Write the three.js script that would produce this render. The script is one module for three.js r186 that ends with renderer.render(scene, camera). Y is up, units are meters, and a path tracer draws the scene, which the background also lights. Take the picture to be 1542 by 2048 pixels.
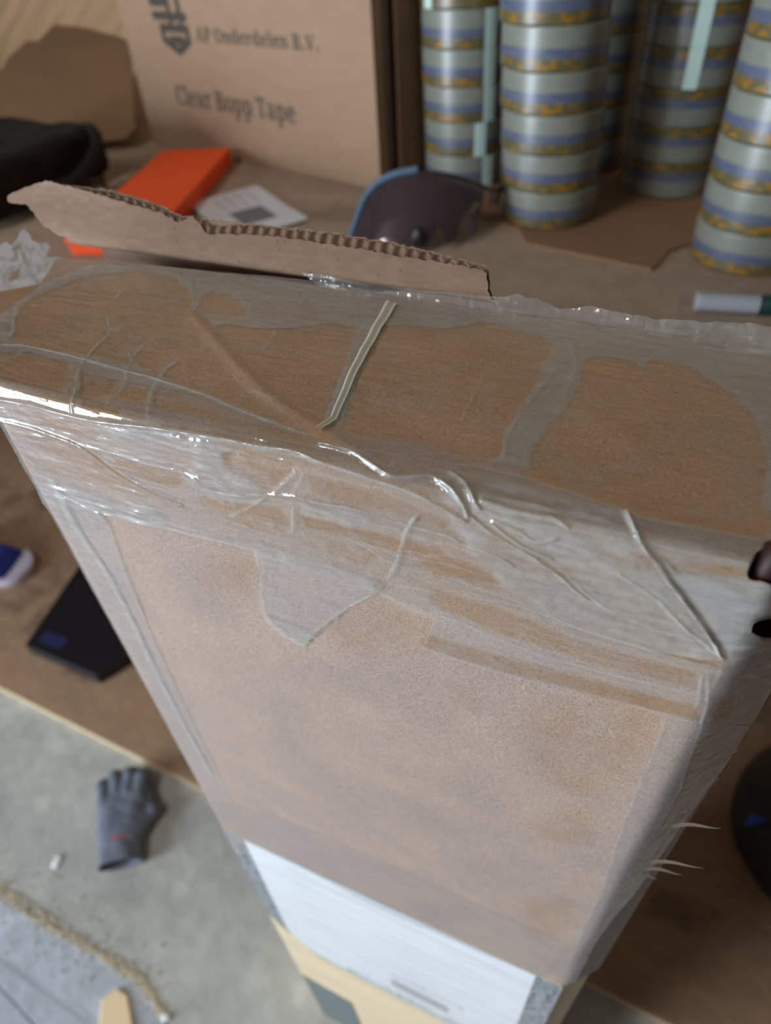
import * as THREE from 'three';
import { mergeGeometries, mergeVertices, toCreasedNormals } from 'three/addons/utils/BufferGeometryUtils.js';
import { RoundedBoxGeometry } from 'three/addons/geometries/RoundedBoxGeometry.js';
import { MarchingCubes } from 'three/addons/objects/MarchingCubes.js';
import { RectAreaLightUniformsLib } from 'three/addons/lights/RectAreaLightUniformsLib.js';

// ---------------------------------------------------------------- camera, sky, daylight, exposure
RectAreaLightUniformsLib.init();
const scene = new THREE.Scene();
const camera = new THREE.PerspectiveCamera(2 * Math.atan(1024 / 1345) * 180 / Math.PI, 1542 / 2048, 0.02, 60);
camera.position.set(0, 1.35, 0);
camera.quaternion.setFromRotationMatrix(new THREE.Matrix4().makeBasis(
  new THREE.Vector3(0.915703, -0.055417, -0.398017), new THREE.Vector3(-0.235977, 0.727543, -0.644201), new THREE.Vector3(0.325275, 0.683820, 0.653136)));
camera.focus = 0.255;
camera.userData.fStop = 7.0;
const renderer = new THREE.WebGLRenderer({ antialias: true });
renderer.toneMapping = THREE.LinearToneMapping;
renderer.toneMappingExposure = 1.0;
renderer.shadowMap.enabled = true;
scene.background = new THREE.Color(0.62, 0.78, 1.0);
const ROOM = { x0: -2.7, x1: 2.6, z0: -1.9, z1: 3.2, h: 3.0 };
function areaLight(color, intensity, w, h, pos, target) {
  const l = new THREE.RectAreaLight(color, intensity, w, h);
  l.position.set(...pos); l.lookAt(...target); l.castShadow = true; scene.add(l); return l;
}
// daylight from the open goods door in the left wall, beside and behind the photographer
areaLight(new THREE.Color(0.77, 0.88, 1.0), 21.5, 1.4, 2.0, [-2.66, 1.02, 2.2], [0, 0.5, 0.9]);
// the long ceiling lamp above and behind the photographer's left shoulder
areaLight(new THREE.Color(1.0, 0.98, 0.94), 56.0, 0.12, 1.1, [-1.2, 2.88, 1.1], [-1.2, 0, 1.1]);

// ---------------------------------------------------------------- helpers: names, noise, textures, clipped sheets
const names = new Map();
function numbered(n) { const k = names.get(n) ?? 0; names.set(n, k + 1); return k ? `${n}_${String(k).padStart(3, '0')}` : n; }
function shade(o) { o.traverse((m) => { if (m.isMesh) { m.castShadow = true; m.receiveShadow = true; } }); return o; }
function thing(name, label, category, pos = [0, 0, 0], turn = 0, group) {
  const o = new THREE.Group(); o.name = numbered(name); o.position.set(...pos); o.rotation.y = turn;
  o.userData = { label, category }; if (group) o.userData.group = group;
  scene.add(o); return o;
}
function part(name, geo, mat, parent, label) {
  const m = new THREE.Mesh(geo, mat); m.name = name; m.castShadow = true; m.receiveShadow = true;
  if (label) m.userData.label = label; parent.add(m); return m;
}
function solo(name, geo, mat, label, category, pos = [0, 0, 0], turn = 0, group) {
  const m = new THREE.Mesh(geo, mat); m.name = numbered(name); m.position.set(...pos); m.rotation.y = turn;
  m.castShadow = true; m.receiveShadow = true; m.userData = { label, category }; if (group) m.userData.group = group;
  scene.add(m); return m;
}
function struct(name, geo, mat) {
  const m = new THREE.Mesh(geo, mat); m.name = name; m.castShadow = true; m.receiveShadow = true; m.userData.kind = 'structure'; scene.add(m); return m;
}
function rng(seed) { let s = seed >>> 0; return () => { s = (s + 0x6D2B79F5) >>> 0; let t = Math.imul(s ^ (s >>> 15), 1 | s); t = (t + Math.imul(t ^ (t >>> 7), 61 | t)) ^ t; return ((t ^ (t >>> 14)) >>> 0) / 4294967296; }; }
function hash(ix, iy, s) { let h = Math.imul(ix, 374761393) ^ Math.imul(iy, 668265263) ^ Math.imul(s, 2147483647 - 58); h = Math.imul(h ^ (h >>> 13), 1274126177); return ((h ^ (h >>> 16)) >>> 0) / 4294967296; }
function vn(x, y, s = 1) {
  const ix = Math.floor(x), iy = Math.floor(y); let fx = x - ix, fy = y - iy; fx = fx * fx * (3 - 2 * fx); fy = fy * fy * (3 - 2 * fy);
  const a = hash(ix, iy, s), b = hash(ix + 1, iy, s), c = hash(ix, iy + 1, s), d = hash(ix + 1, iy + 1, s);
  return a + (b - a) * fx + (c - a) * fy + (a - b - c + d) * fx * fy;
}
function fbm(x, y, s = 1, o = 4) { let v = 0, a = 0.5, n = 0; for (let i = 0; i < o; i++) { v += a * vn(x, y, s + i * 17); n += a; x *= 2.03; y *= 2.03; a *= 0.5; } return v / n; }
const clamp = (x, a = 0, b = 1) => Math.min(b, Math.max(a, x)), lerp = (a, b, t) => a + (b - a) * t, sst = (a, b, x) => { const t = clamp((x - a) / (b - a)); return t * t * (3 - 2 * t); };
function tex(w, h, fn, srgb = true) {
  const d = new Uint8Array(w * h * 4);
  for (let y = 0, k = 0; y < h; y++) for (let x = 0; x < w; x++, k += 4) { const c = fn(x, y); d[k] = clamp(c[0], 0, 255); d[k + 1] = clamp(c[1], 0, 255); d[k + 2] = clamp(c[2], 0, 255); d[k + 3] = 255; }
  const t = new THREE.DataTexture(d, w, h); t.wrapS = t.wrapT = THREE.RepeatWrapping; t.magFilter = THREE.LinearFilter; t.minFilter = THREE.LinearFilter;
  if (srgb) t.colorSpace = THREE.SRGBColorSpace; t.needsUpdate = true; return t;
}
// a grey field of w x h drawn with a 2D canvas, then box-blurred
function raster(w, h, draw, blur = 0, noisy = null) {
  const c = document.createElement('canvas'); c.width = w; c.height = h; const g = c.getContext('2d');
  g.fillStyle = '#000'; g.fillRect(0, 0, w, h); g.lineCap = 'round'; g.lineJoin = 'round'; draw(g);
  const d = g.getImageData(0, 0, w, h).data; let f = new Float32Array(w * h); for (let i = 0; i < w * h; i++) f[i] = d[i * 4] / 255;
  for (let k = 0; k < 2 && blur > 0; k++) {
    const r = blur, o = new Float32Array(w * h), n = 1 / (2 * r + 1);
    for (let y = 0; y < h; y++) { let s = 0; for (let x = -r; x <= r; x++) s += f[y * w + clamp(x, 0, w - 1)]; for (let x = 0; x < w; x++) { o[y * w + x] = s * n; s += f[y * w + Math.min(w - 1, x + r + 1)] - f[y * w + Math.max(0, x - r)]; } }
    for (let x = 0; x < w; x++) { let s = 0; for (let y = -r; y <= r; y++) s += o[clamp(y, 0, h - 1) * w + x]; for (let y = 0; y < h; y++) { f[y * w + x] = s * n; s += o[Math.min(h - 1, y + r + 1) * w + x] - o[Math.max(0, y - r) * w + x]; } }
  }
  return f;
}
const box = (w, h, d, x = 0, y = 0, z = 0, r = 0) => (r ? new RoundedBoxGeometry(w, h, d, 2, r) : new THREE.BoxGeometry(w, h, d)).translate(x, y, z);
// distance to a closed outline [x, y, x, y, ...], positive inside
function inside(p, x, y) {
  let best = 1e9, odd = false; const n = p.length;
  for (let i = 0, j = n - 2; i < n; j = i, i += 2) {
    const ax = p[j], ay = p[j + 1], bx = p[i], by = p[i + 1], ex = bx - ax, ey = by - ay, t = clamp(((x - ax) * ex + (y - ay) * ey) / (ex * ex + ey * ey + 1e-9)), dx = x - ax - ex * t, dy = y - ay - ey * t;
    best = Math.min(best, dx * dx + dy * dy); if ((ay > y) !== (by > y) && x < (ex * (y - ay)) / ey + ax) odd = !odd;
  }
  return (odd ? 1 : -1) * Math.sqrt(best);
}
// a sheet over the grid [u0, u1] x [v0, v1], kept where keep(u, v) > 0, cut cleanly along that edge
function sheet(u0, u1, v0, v1, step, keep, pos, uvOf) {
  const nu = Math.max(1, Math.round((u1 - u0) / step)), nv = Math.max(1, Math.round((v1 - v0) / step)), F = [];
  for (let j = 0; j <= nv; j++) for (let i = 0; i <= nu; i++) F.push(keep ? keep(u0 + (u1 - u0) * i / nu, v0 + (v1 - v0) * j / nv) : 1);
  const P = [], T = [], I = [], seen = new Map();
  const vert = (u, v) => { const k = Math.round(u * 500) * 4194304 + Math.round(v * 500); let n = seen.get(k); if (n === undefined) { n = P.length / 3; seen.set(k, n); const p = pos(u, v), t = uvOf(u, v); P.push(p[0], p[1], p[2]); T.push(t[0], t[1]); } return n; };
  const U = (i) => u0 + (u1 - u0) * i / nu, V = (j) => v0 + (v1 - v0) * j / nv;
  const tri = (a, b, c) => {
    const q = [a, b, c], out = [];
    for (let k = 0; k < 3; k++) { const s = q[k], e = q[(k + 1) % 3]; if (s[2] > 0) out.push(s); if ((s[2] > 0) !== (e[2] > 0)) { const t = s[2] / (s[2] - e[2]); out.push([lerp(s[0], e[0], t), lerp(s[1], e[1], t), 0]); } }
    for (let k = 2; k < out.length; k++) I.push(vert(out[0][0], out[0][1]), vert(out[k - 1][0], out[k - 1][1]), vert(out[k][0], out[k][1]));
  };
  for (let j = 0; j < nv; j++) for (let i = 0; i < nu; i++) {
    const n = j * (nu + 1) + i, a = [U(i), V(j), F[n]], b = [U(i + 1), V(j), F[n + 1]], c = [U(i + 1), V(j + 1), F[n + nu + 2]], d = [U(i), V(j + 1), F[n + nu + 1]];
    if (Math.max(a[2], b[2], c[2], d[2]) <= 0) continue; tri(a, d, c); tri(a, c, b);
  }
  const g = new THREE.BufferGeometry(); g.setAttribute('position', new THREE.Float32BufferAttribute(P, 3)); g.setAttribute('uv', new THREE.Float32BufferAttribute(T, 2)); g.setIndex(I); g.computeVertexNormals(); return g;
}
// a closed soft surface from a distance function, meshed on a grid
function blob(dist, c, half, res) {
  const mc = new MarchingCubes(res, new THREE.MeshBasicMaterial(), false, false, 160000); mc.isolation = 0; const f = mc.field, hs = res / 2;
  for (let z = 0; z < res; z++) for (let y = 0; y < res; y++) for (let x = 0; x < res; x++) f[x + y * res + z * res * res] = -dist(c[0] + half * (x - hs) / hs, c[1] + half * (y - hs) / hs, c[2] + half * (z - hs) / hs) / half;
  mc.update(); const n = mc.count, p = new Float32Array(n * 3);
  for (let i = 0; i < n * 3; i++) p[i] = mc.positionArray[i] * half + c[i % 3];
  let g = new THREE.BufferGeometry(); g.setAttribute('position', new THREE.BufferAttribute(p, 3)); g = mergeVertices(g, half / res / 20); g.computeVertexNormals();
  const a = g.attributes.position, nn = g.attributes.normal; let s = 0; const e = half / res;
  for (let i = 0; i < a.count; i += 7) { const x = a.getX(i), y = a.getY(i), z = a.getZ(i), d = dist(x, y, z); s += (dist(x + e, y, z) - d) * nn.getX(i) + (dist(x, y + e, z) - d) * nn.getY(i) + (dist(x, y, z + e) - d) * nn.getZ(i); }
  if (s < 0) { const ix = g.index.array; for (let i = 0; i < ix.length; i += 3) { const t = ix[i]; ix[i] = ix[i + 1]; ix[i + 1] = t; } g.computeVertexNormals(); }
  const uv = new Float32Array(a.count * 2); for (let i = 0; i < a.count; i++) { uv[i * 2] = a.getX(i) + a.getY(i) * 0.6; uv[i * 2 + 1] = a.getZ(i) + a.getY(i) * 0.6; } g.setAttribute('uv', new THREE.BufferAttribute(uv, 2));
  return g;
}
function capsule(x, y, z, a, b, ra, rb) { const ex = b[0] - a[0], ey = b[1] - a[1], ez = b[2] - a[2], t = clamp(((x - a[0]) * ex + (y - a[1]) * ey + (z - a[2]) * ez) / (ex * ex + ey * ey + ez * ez)); return Math.hypot(x - a[0] - ex * t, y - a[1] - ey * t, z - a[2] - ez * t) - lerp(ra, rb, t); }
function smin(a, b, k) { const h = clamp(0.5 + 0.5 * (b - a) / k); return lerp(b, a, h) - k * h * (1 - h); }
function tube(pts, r, seg = 40, closed = false) { return new THREE.TubeGeometry(new THREE.CatmullRomCurve3(pts.map((p) => new THREE.Vector3(...p)), closed), seg, r, 8, closed); }
function worldUV(g, sx = 1, sy = 1, axes = 'xz') { const p = g.attributes.position, n = p.count, uv = new Float32Array(n * 2), k = { x: 0, y: 1, z: 2 }; for (let i = 0; i < n; i++) { uv[i * 2] = p.array[i * 3 + k[axes[0]]] * sx; uv[i * 2 + 1] = p.array[i * 3 + k[axes[1]]] * sy; } g.setAttribute('uv', new THREE.BufferAttribute(uv, 2)); return g; }
function boxUV(g) { // metres on every face
  g = g.index ? g.toNonIndexed() : g; g.computeVertexNormals(); const p = g.attributes.position, nn = g.attributes.normal, uv = new Float32Array(p.count * 2);
  for (let i = 0; i < p.count; i++) { const ax = Math.abs(nn.getX(i)), ay = Math.abs(nn.getY(i)), az = Math.abs(nn.getZ(i)), x = p.getX(i), y = p.getY(i), z = p.getZ(i); if (ay >= ax && ay >= az) { uv[2 * i] = x; uv[2 * i + 1] = z; } else if (ax >= az) { uv[2 * i] = z; uv[2 * i + 1] = y; } else { uv[2 * i] = x; uv[2 * i + 1] = y; } }
  g.setAttribute('uv', new THREE.BufferAttribute(uv, 2)); return g;
}
const std = (o) => new THREE.MeshStandardMaterial(o), phys = (o) => new THREE.MeshPhysicalMaterial(o);
function rep(t, x, y, r = 0) { const c = t.clone(); c.repeat.set(x, y); c.rotation = r; c.needsUpdate = true; return c; }

// ---------------------------------------------------------------- materials
const concreteT = tex(1024, 1024, (x, y) => { const a = fbm(x / 150, y / 150, 3, 5), b = fbm(x / 18, y / 18, 9, 4), s = hash(x, y, 5), p = sst(0.66, 0.8, fbm(x / 60, y / 60, 31, 3)); const v = 184 + 50 * (a - 0.5) + 26 * (b - 0.5) + 12 * (s - 0.5) + 14 * p; return [v * 1.0, v * 1.0, v * 0.985]; });
const concreteB = tex(512, 512, (x, y) => { const v = 255 * (0.6 * fbm(x / 20, y / 20, 5, 4) + 0.4 * fbm(x / 4, y / 4, 6, 2)); return [v, v, v]; }, false);
const concrete = std({ map: rep(concreteT, 0.8, 0.8), color: 0xf1f1ec, bumpMap: rep(concreteB, 2.4, 2.4), bumpScale: 0.0012, roughness: 0.72 });
const concretePale = std({ map: rep(concreteT, 1.1, 1.1), color: 0xe9f1ff, bumpMap: rep(concreteB, 2.4, 2.4), bumpScale: 0.0012, roughness: 0.66 });
const plyT = tex(1024, 1024, (x, y) => { const w = fbm(x / 260, y / 120, 2, 3), g = fbm(x / 210 + w * 1.2, y / 24 + w * 4, 4, 4), f = fbm(x / 14, y / 8, 8, 3), st = sst(0.56, 0.78, fbm(x / 90, y / 70, 77, 4)); const v = 1 + 0.12 * (g - 0.5) + 0.16 * (f - 0.5) - 0.2 * st; return [158 * v, 128 * v, 101 * v]; });
const deckMat = std({ map: rep(plyT, 0.75, 0.75), roughness: 0.7 });
const deckEdge = std({ color: 0xd8c09a, roughness: 0.8 });
const benchT = tex(1024, 1024, (x, y) => { const g = fbm(x / 300, y / 40, 14, 4), f = fbm(x / 12, y / 12, 18, 3), s = hash(x, y, 2), st = sst(0.58, 0.75, fbm(x / 130, y / 110, 44, 4)); const v = 1 + 0.16 * (g - 0.5) + 0.12 * (f - 0.5) + 0.05 * (s - 0.5) - 0.12 * st; return [170 * v, 147 * v, 126 * v]; });
const benchMat = std({ map: rep(benchT, 0.7, 0.7), roughness: 0.75 });
const kraftT = tex(1024, 1024, (x, y) => { const g = fbm(x / 220, y / 160, 21, 4), f = fbm(x / 14, y / 3, 25, 3), s = hash(x, y, 12), sp = hash(x >> 1, y >> 1, 99) > 0.994 ? -0.18 : 0; const v = 1 + 0.1 * (g - 0.5) + 0.16 * (f - 0.5) + 0.06 * (s - 0.5) + sp; return [178 * v, 143 * v, 111 * v]; });
const kraft = std({ map: rep(kraftT, 2.2, 2.2), roughness: 0.85 });
const kraftDark = std({ map: rep(kraftT, 2.2, 2.2), color: 0xcdc7be, roughness: 0.85 });
const paleT = tex(512, 512, (x, y) => { const v = 1 + 0.1 * (fbm(x / 90, y / 60, 51, 4) - 0.5) + 0.08 * (fbm(x / 9, y / 3, 55, 3) - 0.5); return [222 * v, 200 * v, 164 * v]; });
const kraftPale = std({ map: rep(paleT, 2.2, 2.2), roughness: 0.8 });
const wallT = tex(1024, 1024, (x, y) => { const w = fbm(x / 300, y / 300, 5, 3), g = fbm(x / 200, y / 16 + w * 2, 6, 4), k = Math.pow(0.5 + 0.5 * Math.sin(y / 9 + w * 5), 3); const v = 1 + 0.16 * (g - 0.5) - 0.06 * k; return [214 * v, 178 * v, 136 * v]; });
const wallWood = std({ map: rep(wallT, 1.1, 1.1, 0.62), roughness: 0.75 });
const plaster = std({ color: 0x7d786f, roughness: 0.9 });

// ---------------------------------------------------------------- the setting: slabs, walls with a goods door, ceiling with a lamp
function slab(pts, mat, name) {
  const s = new THREE.Shape(pts.map((p) => new THREE.Vector2(p[0], -p[1]))); const g = new THREE.ExtrudeGeometry(s, { depth: 0.15, bevelEnabled: true, bevelSize: 0.002, bevelThickness: 0.002, bevelSegments: 1 });
  g.rotateX(-Math.PI / 2); g.translate(0, -0.152, 0); struct(name, boxUV(g), mat);
}
{
  const R = rng(11), j1 = [[-0.913, -0.08], [-0.78, -0.072], [-0.662, -0.071], [-0.572, -0.069], [-0.505, -0.044], [-0.46, -0.02]], line = [[ROOM.x0 - 0.1, -0.12]];
  for (let x = -3.2; x < -1; x += 0.3) line.push([x, -0.1 + 0.012 * (R() - 0.5)]);
  line.push(...j1); for (let x = -0.2; x < ROOM.x1; x += 0.3) line.push([x, 0.03 + 0.012 * (R() - 0.5)]);
  line.push([ROOM.x1 + 0.1, 0.05]);
  const back = line.map(([x, z]) => [x, z - 0.005]), front = line.map(([x, z]) => [x, z + 0.004]);
  slab([[ROOM.x0 - 0.1, ROOM.z0 - 0.1], [ROOM.x1 + 0.1, ROOM.z0 - 0.1], ...back.reverse()], concrete, 'floor');
  const j2 = [[ROOM.x1 + 0.1, 0.62], [-0.45, 0.093], [-0.708, 0.049], [-0.791, 0.035], [ROOM.x0 - 0.1, -0.02]];
  slab([...front, ...j2.map(([x, z]) => [x, z - 0.003])], concretePale, 'floor_001');
  slab([...j2.slice().reverse().map(([x, z]) => [x, z + 0.002]), [ROOM.x1 + 0.1, ROOM.z1 + 0.1], [ROOM.x0 - 0.1, ROOM.z1 + 0.1]], concretePale, 'floor_002');
  struct('floor_003', box(ROOM.x1 - ROOM.x0 + 0.4, 0.1, ROOM.z1 - ROOM.z0 + 0.4, (ROOM.x0 + ROOM.x1) / 2, -0.203, (ROOM.z0 + ROOM.z1) / 2), std({ color: 0x4a4742, roughness: 0.95 }));
  const W = ROOM.x1 - ROOM.x0, D = ROOM.z1 - ROOM.z0, cx = (ROOM.x0 + ROOM.x1) / 2, cz = (ROOM.z0 + ROOM.z1) / 2, t = 0.12, h = ROOM.h;
  struct('wall_back', worldUV(box(W + 2 * t, h, t, cx, h / 2, ROOM.z0 - t / 2), 1, 1, 'xy'), wallWood);
  struct('wall_front', box(W + 2 * t, h, t, cx, h / 2, ROOM.z1 + t / 2), std({ color: 0x504a44, roughness: 0.9 }));
  struct('wall_right', box(t, h, D, ROOM.x1 + t / 2, h / 2, cz), std({ color: 0x584d43, roughness: 0.9 }));
  const d0 = 1.5, d1 = 2.9, dh = 2.1; // goods door opening
  struct('wall_left', mergeGeometries([box(t, h, d0 - ROOM.z0, ROOM.x0 - t / 2, h / 2, (d0 + ROOM.z0) / 2), box(t, h, ROOM.z1 - d1, ROOM.x0 - t / 2, h / 2, (d1 + ROOM.z1) / 2), box(t, h - dh, d1 - d0, ROOM.x0 - t / 2, (h + dh) / 2, (d0 + d1) / 2)]), plaster);
  struct('ceiling', box(W + 2 * t, t, D + 2 * t, cx, h + t / 2, cz), plaster);
  const lamp = thing('ceiling_lamp', 'long white ceiling lamp above the floor, left of the photographer', 'lamp', [-1.2, 2.9, 1.1]);
  part('lamp_housing', box(0.18, 0.08, 1.2, 0, 0.06, 0, 0.008), std({ color: 0xd8d8d4, roughness: 0.5 }), lamp);
  part('lamp_diffuser', box(0.12, 0.012, 1.1, 0, 0.014, 0), std({ color: 0xffffff, emissive: 0xfffaf0, emissiveIntensity: 3 }), lamp);
}

// ---------------------------------------------------------------- the taped parcel: one chart in millimetres (U across, V from the back of the top, over the front edge, down the front)
const CH = {};
CH.bonded = [
{ p: [3,80.5,-1,62,-1.5,50.5,4.5,40.5,10.5,33.5,17.5,22.5,29,15,43,11,52.5,9.5,60.5,11.5,68.5,14,74.5,21,79,31.5,81,42,84,47.5,93,59,103,72.5,112,83,121,88,131.5,95.5,142.5,100.5,152,103,164.5,108,144.5,103,120.5,96.5,98,92.5,71.5,85,45,83,16,85.5,5,84.5] },
{ p: [80,39,84,39.5,95.5,51,113.5,74.5,128.5,87.5,150,97.5,162.5,105,153,104.5,133.5,98.5,113,87,94.5,64.5,83,48] },
{ p: [82,35,81.5,24.5,86,19,91.5,19,98,25,104.5,34,105,37.5,99,39.5,94.5,37.5,90.5,39,83.5,39] },
{ p: [94.5,47,107,45,119,43.5,126.5,41,133.5,35,142.5,32,147.5,32.5,148.5,54.5,147,85.5,148,98.5,139.5,96,127,88,116,83.5,107.5,74.5,100.5,64,94.5,56.5] },
{ p: [156,28.5,166,23.5,180,21.5,184.5,17,187.5,11.5,195.5,10.5,198,13.5,206,14,212.5,16,214,20.5,212,34.5,210,56,207.5,75,205,91.5,201.5,97,191,95,174,94,158.5,97,153.5,96,154,65] },
{ p: [223,50.5,223.5,28,227,24,234.5,21,239,22,242,27,242.5,19.5,246,16.5,250,17.5,254.5,19.5,260.5,27.5,267,34.5,271.5,44,274,51.5,275.5,65,276,89,282.5,101.5,269,103.5,251.5,104.5,233.5,101.5,215,99,213,84.5,218.5,71] },
{ p: [-1.5,95,17.5,89.5,37.5,92,43,101,44.5,110,27.5,110,7,112] },
{ p: [46.5,98,62.5,94.5,64.5,102.5,61.5,107,52,110] },
{ p: [66,97,79,98,82,104.5,70,106,64.5,106.5] },
{ p: [82,97.5,100,99.5,121.5,104.5,145.5,105,155,107.5,140.5,108.5,109.5,105,87,107] },
{ p: [6,116,29,112.5,47,112,52,111.5,51,114.5,28,116,3.5,120] },
{ p: [54,111,63.5,110.5,85,111,85,114,68.5,117,54.5,115] },
{ p: [94,113,126.5,111.5,139,111.5,131.5,113,110.5,113,94,115.5] },
{ p: [13,123.5,25,121.5,37.5,123.5,45.5,123.5,46.5,126.5,31,129.5,16,128] },
{ p: [11.5,133,32,134.5,47.5,136,54,139,59.5,145,69,150,79,154.5,61,154,36,149,14,141.5] },
{ p: [10,149,35,150.5,59,152,82,153.5,99.5,153.5,88.5,156,46.5,155.5,15,156,3.5,149] },
{ p: [59.5,135,70.5,136,80.5,136.5,94,136.5,96.5,140,92.5,144,77,146,63,142] },
{ p: [35,123,51,123,61,126,56.5,130,33.5,131.5] },
{ p: [125.5,116.5,143.5,116.5,149.5,117.5,147.5,121.5,137.5,132,122.5,127.5,117.5,121] },
{ p: [153,120.5,168.5,119.5,183,120,195,123,206.5,126,204,130,180.5,129,153.5,130] },
{ p: [102,144.5,118.5,143.5,139,140,143.5,147,139,154,120.5,155,104.5,152] },
{ p: [147.5,140.5,168,140,185.5,139.5,202,139,205.5,141.5,193,146,171.5,145,148.5,148] },
{ p: [154.5,149.5,175,149,181,151,174.5,157.5,156,154.5] },
{ p: [192.5,148.5,205.5,141.5,220.5,142.5,225.5,149,215,151,202,153] },
{ p: [258.5,119.5,270.5,117.5,294.5,114,297,116,292.5,118.5,273,122] },
{ p: [198.5,159,224.5,160.5,259.5,166.5,289.5,164.5,293,174,261,175.5,225.5,174.5,198,169] },
{ p: [198,188,226,187.5,254,185.5,282.5,183.5,295,182,297.5,190.5,272.5,192.5,226.5,197,195.5,196.5] },
{ p: [297,176,306.5,179.5,311.5,189.5,314.5,200.5,304.5,196,298.5,185.5] }];
CH.haze = [
{ p: [197.5,104,217.5,101.5,251,105.5,271,123.5,295,152,274,157,241,151.5,216,137.5,210.5,129] },
{ p: [211,135,224.5,134.5,239.5,138,257.5,144,272.5,149,290.5,150.5,292.5,159.5,266.5,159.5,241,154,225,146.5] },
{ p: [272.5,124,297.5,117,320,170,300,158,293,149,282,134.5] },
{ p: [117,112.5,125,117.5,116,126.5,108,124,92.5,123.5,67.5,125.5,64.5,121,95.5,115] },
{ p: [108.5,123,122.5,127.5,136,134,125.5,142.5,111,145.5,98.5,140.5] },
{ p: [51,164.5,74.5,160,80,167,66,176.5,43.5,176,36.5,172] },
{ p: [-1,168,20.5,161.5,51,164.5,39,182,5.5,192,-1.5,181] },
{ p: [148.5,134,169,132.5,180,133.5,168,140,150,140] },
{ p: [101,166,125.5,163,153,161.5,178,163,180,171,152,170.5,119,171,98.5,174] }];
CH.stain = [
{ p: [243.5,207,281,191,287.5,197,286,245,276.5,272,254.5,270.5,238,241.5] },
{ p: [206.5,225,219.5,213.5,217.5,226,206.5,237] },
{ p: [249.5,318,267,280.5,278.5,285.5,278.5,314.5,261,331.5] },
{ p: [256,420.5,282.5,395.5,290,430.5,266.5,497] },
{ p: [90,185,121,173.5,118.5,196.5,88.5,209.5] },
{ p: [253,181,286,184.5,287,204,263.5,212.5] },
{ p: [147,204.5,177.5,175,206,183.5,198,200.5,160.5,216] }];
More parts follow.
